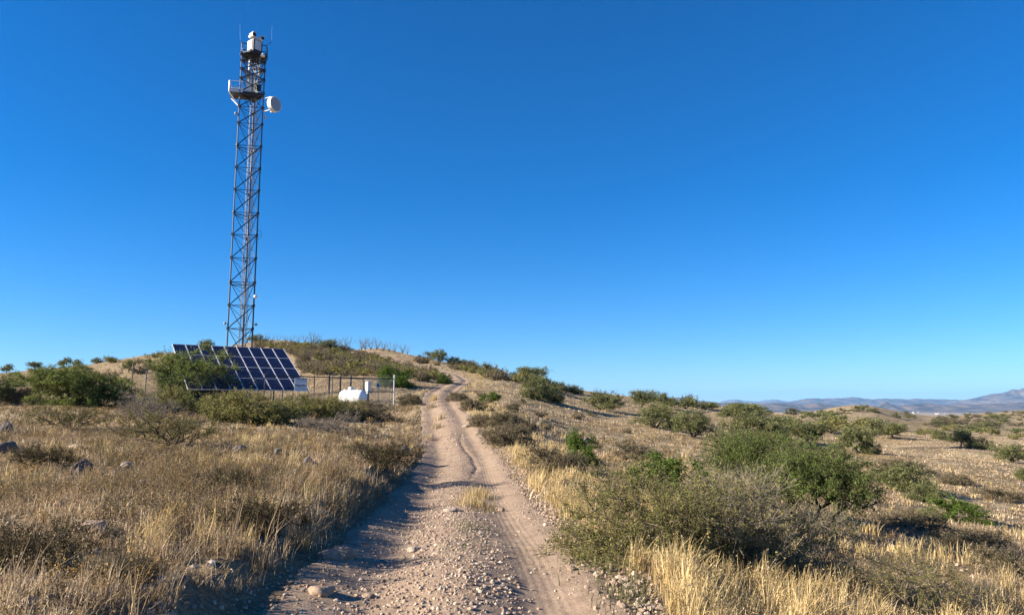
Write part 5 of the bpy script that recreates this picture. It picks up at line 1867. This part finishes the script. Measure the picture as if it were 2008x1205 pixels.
def forbs(name, label, zones, cols, seed, mask=None, hgt=(0.12, 0.32)):
    r = np.random.default_rng(seed)
    g = Geo()
    for r0, r1, dens, ns, nl, lf in zones:
        x, y = ring_points(r, r0, r1, dens)
        ok = clear_of_things(x, y)
        x, y = x[ok], y[ok]
        pr = mask(x, y) if mask else np.ones(len(x))
        ok = r.random(len(x)) < pr
        x, y = x[ok], y[ok]
        z = h_all(x, y)
        size = 0.6 + 0.9 * r.random(len(x))
        pc = vary(r, cols, len(x), 0.2)
        i = np.repeat(np.arange(len(x)), ns)
        az = r.random(len(i)) * 6.283; ln = 0.15 + 0.75 * r.random(len(i))
        L = (hgt[0] + (hgt[1] - hgt[0]) * r.random(len(i))) * size[i]
        d = np.stack([np.cos(az) * np.sin(ln), np.sin(az) * np.sin(ln), np.cos(ln)], 1)
        b = np.stack([x[i], y[i], z[i]], 1) + np.stack([np.cos(az), np.sin(az), 0 * az], 1) * (r.random(len(i)) * 0.07)[:, None]
        V, fs = tubes(b, b + d * L[:, None], lf * 0.10, lf * 0.06, 3, cap=False)
        g.add(V, fs, np.repeat(pc[i] * 0.8 + 0.02, 6, 0))
        k = np.repeat(np.arange(len(i)), nl)
        f = 0.25 + 0.8 * r.random(len(k))
        c = b[k] + d[k] * (L[k] * f)[:, None] + r.normal(size=(len(k), 3)) * lf * 0.9
        s = 0.6 + 0.8 * r.random(len(k))
        V, q = leaf_quads(c, d[k] * 0.6 + rand_dirs(r, len(k)), rand_dirs(r, len(k)), lf * s, lf * 0.5 * s)
        g.add(V, q, np.repeat(pc[i][k] * (1 + 0.22 * r.normal(size=(len(k), 1))).clip(0.5, 1.7), 4, 0))
    tag(g.obj(name, M["leaf"], color=True), label, "weeds", kind="stuff")


def left_mask(x, y):
    w = lateral(x, y)
    far = sstep(24, 34, y) * (w > 0)
    clump = (1 - far) + far * (0.45 + 0.55 * sstep(0.40, 0.58, fbm(x / 4.5, y / 4.5, 73, 3)))
    return clump * np.where(w < 0, 1.0, 0.9) * (0.16 + 0.30 * sstep(13, 8, y) + (0.84 - 0.30 * sstep(13, 8, y)) * (fbm(x / 1.3, y / 1.3, 71, 3) > 0.485))


def weed_mask(x, y):
    w = lateral(x, y)
    return np.where(w < 0, 1.0, 0.30) * (0.18 + 0.82 * (fbm(x / 1.9 + 40, y / 1.9, 171, 3) > 0.50))


def verge_mask(x, y):
    w = lateral(x, y)
    patch = fbm(x / 2.6, y / 2.6, 77, 2)
    v = np.where((w > 1.6) & (w < 3.2 + 0.02 * y), 1.0, 0.0) * sstep(0.26, 0.40, patch)
    v = np.where((w >= 3.1 + 0.02 * y), np.where(y < 16, 0.30, 0.10) * (patch > 0.42), v)
    v = np.where((w < -1.4), 0.10 * (patch > 0.55), v)
    return v


tufts("dry_grass", "short tan dry grass covering the left bank and slopes",
      [(3.6, 8, 36, 30, 0.0050, 0.06), (8, 15, 29, 25, 0.0065, 0.07), (15, 30, 14, 18, 0.011, 0.10), (30, 60, 7.5, 11, 0.022, 0.2), (60, 120, 6.0, 7, 0.040, 0.40), (120, 240, 2.4, 7, 0.07, 0.6)],
      STRAW, 501, left_mask, (0.08, 0.22), 1.1, 3, 0.75, True)
tufts("dead_grass", "brown dead grass and stalks low among the tan grass",
      [(3.6, 8, 30, 22, 0.0050, 0.06), (8, 15, 22, 18, 0.007, 0.08), (15, 30, 9, 14, 0.013, 0.12), (30, 60, 2.5, 12, 0.028, 0.2)],
      DEAD, 511, left_mask, (0.08, 0.20), 1.15, 3, 0.6)
tufts("golden_grass", "tall golden grass along the right road verge",
      [(4.5, 9, 46, 46, 0.0050, 0.06), (9, 16, 34, 40, 0.0065, 0.07), (16, 30, 15, 28, 0.011, 0.10), (30, 60, 4.0, 18, 0.022, 0.16), (60, 110, 0.8, 12, 0.055, 0.3)],
      GOLD, 521, verge_mask, (0.15, 0.36), 0.60, 4, 0.75, True)
forbs("weeds", "small brown and olive weeds among the grass",
      [(3.6, 8, 28, 10, 10, 0.018), (8, 15, 22, 9, 9, 0.022), (15, 30, 8, 8, 8, 0.032), (30, 60, 2.0, 6, 6, 0.07)], FORB, 531, weed_mask, (0.14, 0.36))


def edge_mask(x, y):
    w = lateral(x, y)
    return ((w < -1.65) & (w > -2.8)) * sstep(0.40, 0.56, fbm(x / 0.8, y / 0.9, 87, 2))


tufts("edge_grass", "rougher grass along the top of the left road bank",
      [(4.5, 9, 12, 22, 0.0050, 0.05), (9, 16, 18, 22, 0.0065, 0.06), (16, 36, 12, 18, 0.012, 0.09)],
      STRAW[:3] + DEAD, 541, edge_mask, (0.13, 0.42), 0.8, 3, 0.7)


def mid_strip():
    r = np.random.default_rng(77)
    g = Geo()
    for px, py, n_, cols, hh in [(925, 990, 60, GOLD, 0.22), (940, 975, 60, GOLD, 0.25), (945, 1000, 40, FORB, 0.14), (915, 1035, 24, [(0.12, 0.14, 0.05)], 0.09), (905, 1072, 14, [(0.12, 0.14, 0.05)], 0.06),
                                 (1168, 1100, 50, [(0.16, 0.17, 0.07)], 0.12), (1235, 1172, 60, [(0.14, 0.14, 0.07)], 0.14), (855, 840, 40, STRAW, 0.3), (862, 822, 40, STRAW, 0.3), (838, 860, 40, STRAW, 0.3), (850, 785, 50, GOLD, 0.5), (845, 800, 40, STRAW, 0.4)]:
        q = hit(px, py)
        for k in range(4):
            m = n_
            x = q[0] + r.normal(size=m) * 0.16; y = q[1] + r.normal(size=m) * 0.35
            V, Q, C = blades(r, x, y, h_all(x, y) - 0.01, hh * (0.5 + 0.7 * r.random(m)), np.abs(r.normal(size=m)) * 0.5 + 0.1, np.full(m, 0.004 + q[1] * 0.0003), cols)
            g.add(V, Q, C)
    tag(g.obj("road_grass", M["grass"], color=True), "thin grass tufts growing on the middle strip and edge of the road", "grass", kind="stuff")


mid_strip()


# ------------------------------------------------------------------ town in the valley
def town():
    r = random.Random(5)
    walls = [plain("pale_wall", (0.62, 0.60, 0.56), 0.8, var=0.05, scale=0.2), plain("tan_wall", (0.42, 0.34, 0.26), 0.8, var=0.05, scale=0.2)]
    roofs = [plain("pale_roof", (0.7, 0.7, 0.68), 0.7, var=0.05, scale=0.2), plain("brown_roof", (0.20, 0.13, 0.10), 0.8, var=0.05, scale=0.2)]
    protos = []
    for k in range(4):
        L, W_, H_ = 14 + 4 * k, 10 + 1.5 * k, 4.5 + 0.7 * k
        g = Geo(); V, q = box_vf((0, 0, H_ / 2 - 3), (L, W_, H_ + 6)); g.add(V, q, mi=0)
        rh = 2.5
        V = np.array([[-L / 2 - 0.6, -W_ / 2 - 0.6, H_ + 0.02], [L / 2 + 0.6, -W_ / 2 - 0.6, H_ + 0.02], [L / 2 + 0.6, W_ / 2 + 0.6, H_ + 0.02], [-L / 2 - 0.6, W_ / 2 + 0.6, H_ + 0.02], [-L / 2 - 0.6, 0, H_ + rh], [L / 2 + 0.6, 0, H_ + rh]])
        g.add(V, [np.array([[0, 1, 5, 4], [2, 3, 4, 5], [0, 3, 2, 1]]), np.array([[1, 2, 5], [3, 0, 4]])], mi=1)
        protos.append(g.mesh("house", [walls[k % 2], roofs[(k // 2) % 2]]))
    for k in range(28):
        px = min(max(r.gauss(1800, 60), 1690), 1990); py = r.uniform(803.0, 813.5)
        q = hit(px, py, 1500, 9000)
        if q[1] < 2500:
            continue
        o = bpy.data.objects.new("house", protos[r.choice((0, 1, 1, 3, 3, 2))]); COL.objects.link(o)
        o.location = (q[0], q[1], q[2]); o.rotation_euler = (0, 0, r.uniform(0, 3.14))
        tag(o, "tiny pale house of the distant town in the valley", "house", "houses of the distant town")


town()


# ------------------------------------------------------------------ haze: even thin air over the whole scene, below the sky
def haze():
    m, nt, out = new_mat("haze")
    v = nt.nodes.new("ShaderNodeVolumePrincipled")
    v.inputs["Density"].default_value = 3.1e-5
    v.inputs["Color"].default_value = (0.27, 0.56, 1.0, 1)
    v.inputs["Anisotropy"].default_value = 0.0
    nt.links.new(v.outputs[0], out.inputs["Volume"])
    g = Geo(); V, q = box_vf((0, 0, 260), (80000, 80000, 900)); g.add(V, q)
    o = g.obj("haze", m)
    tag(o, "thin blue haze over the far mountains", kind="stuff")


haze()
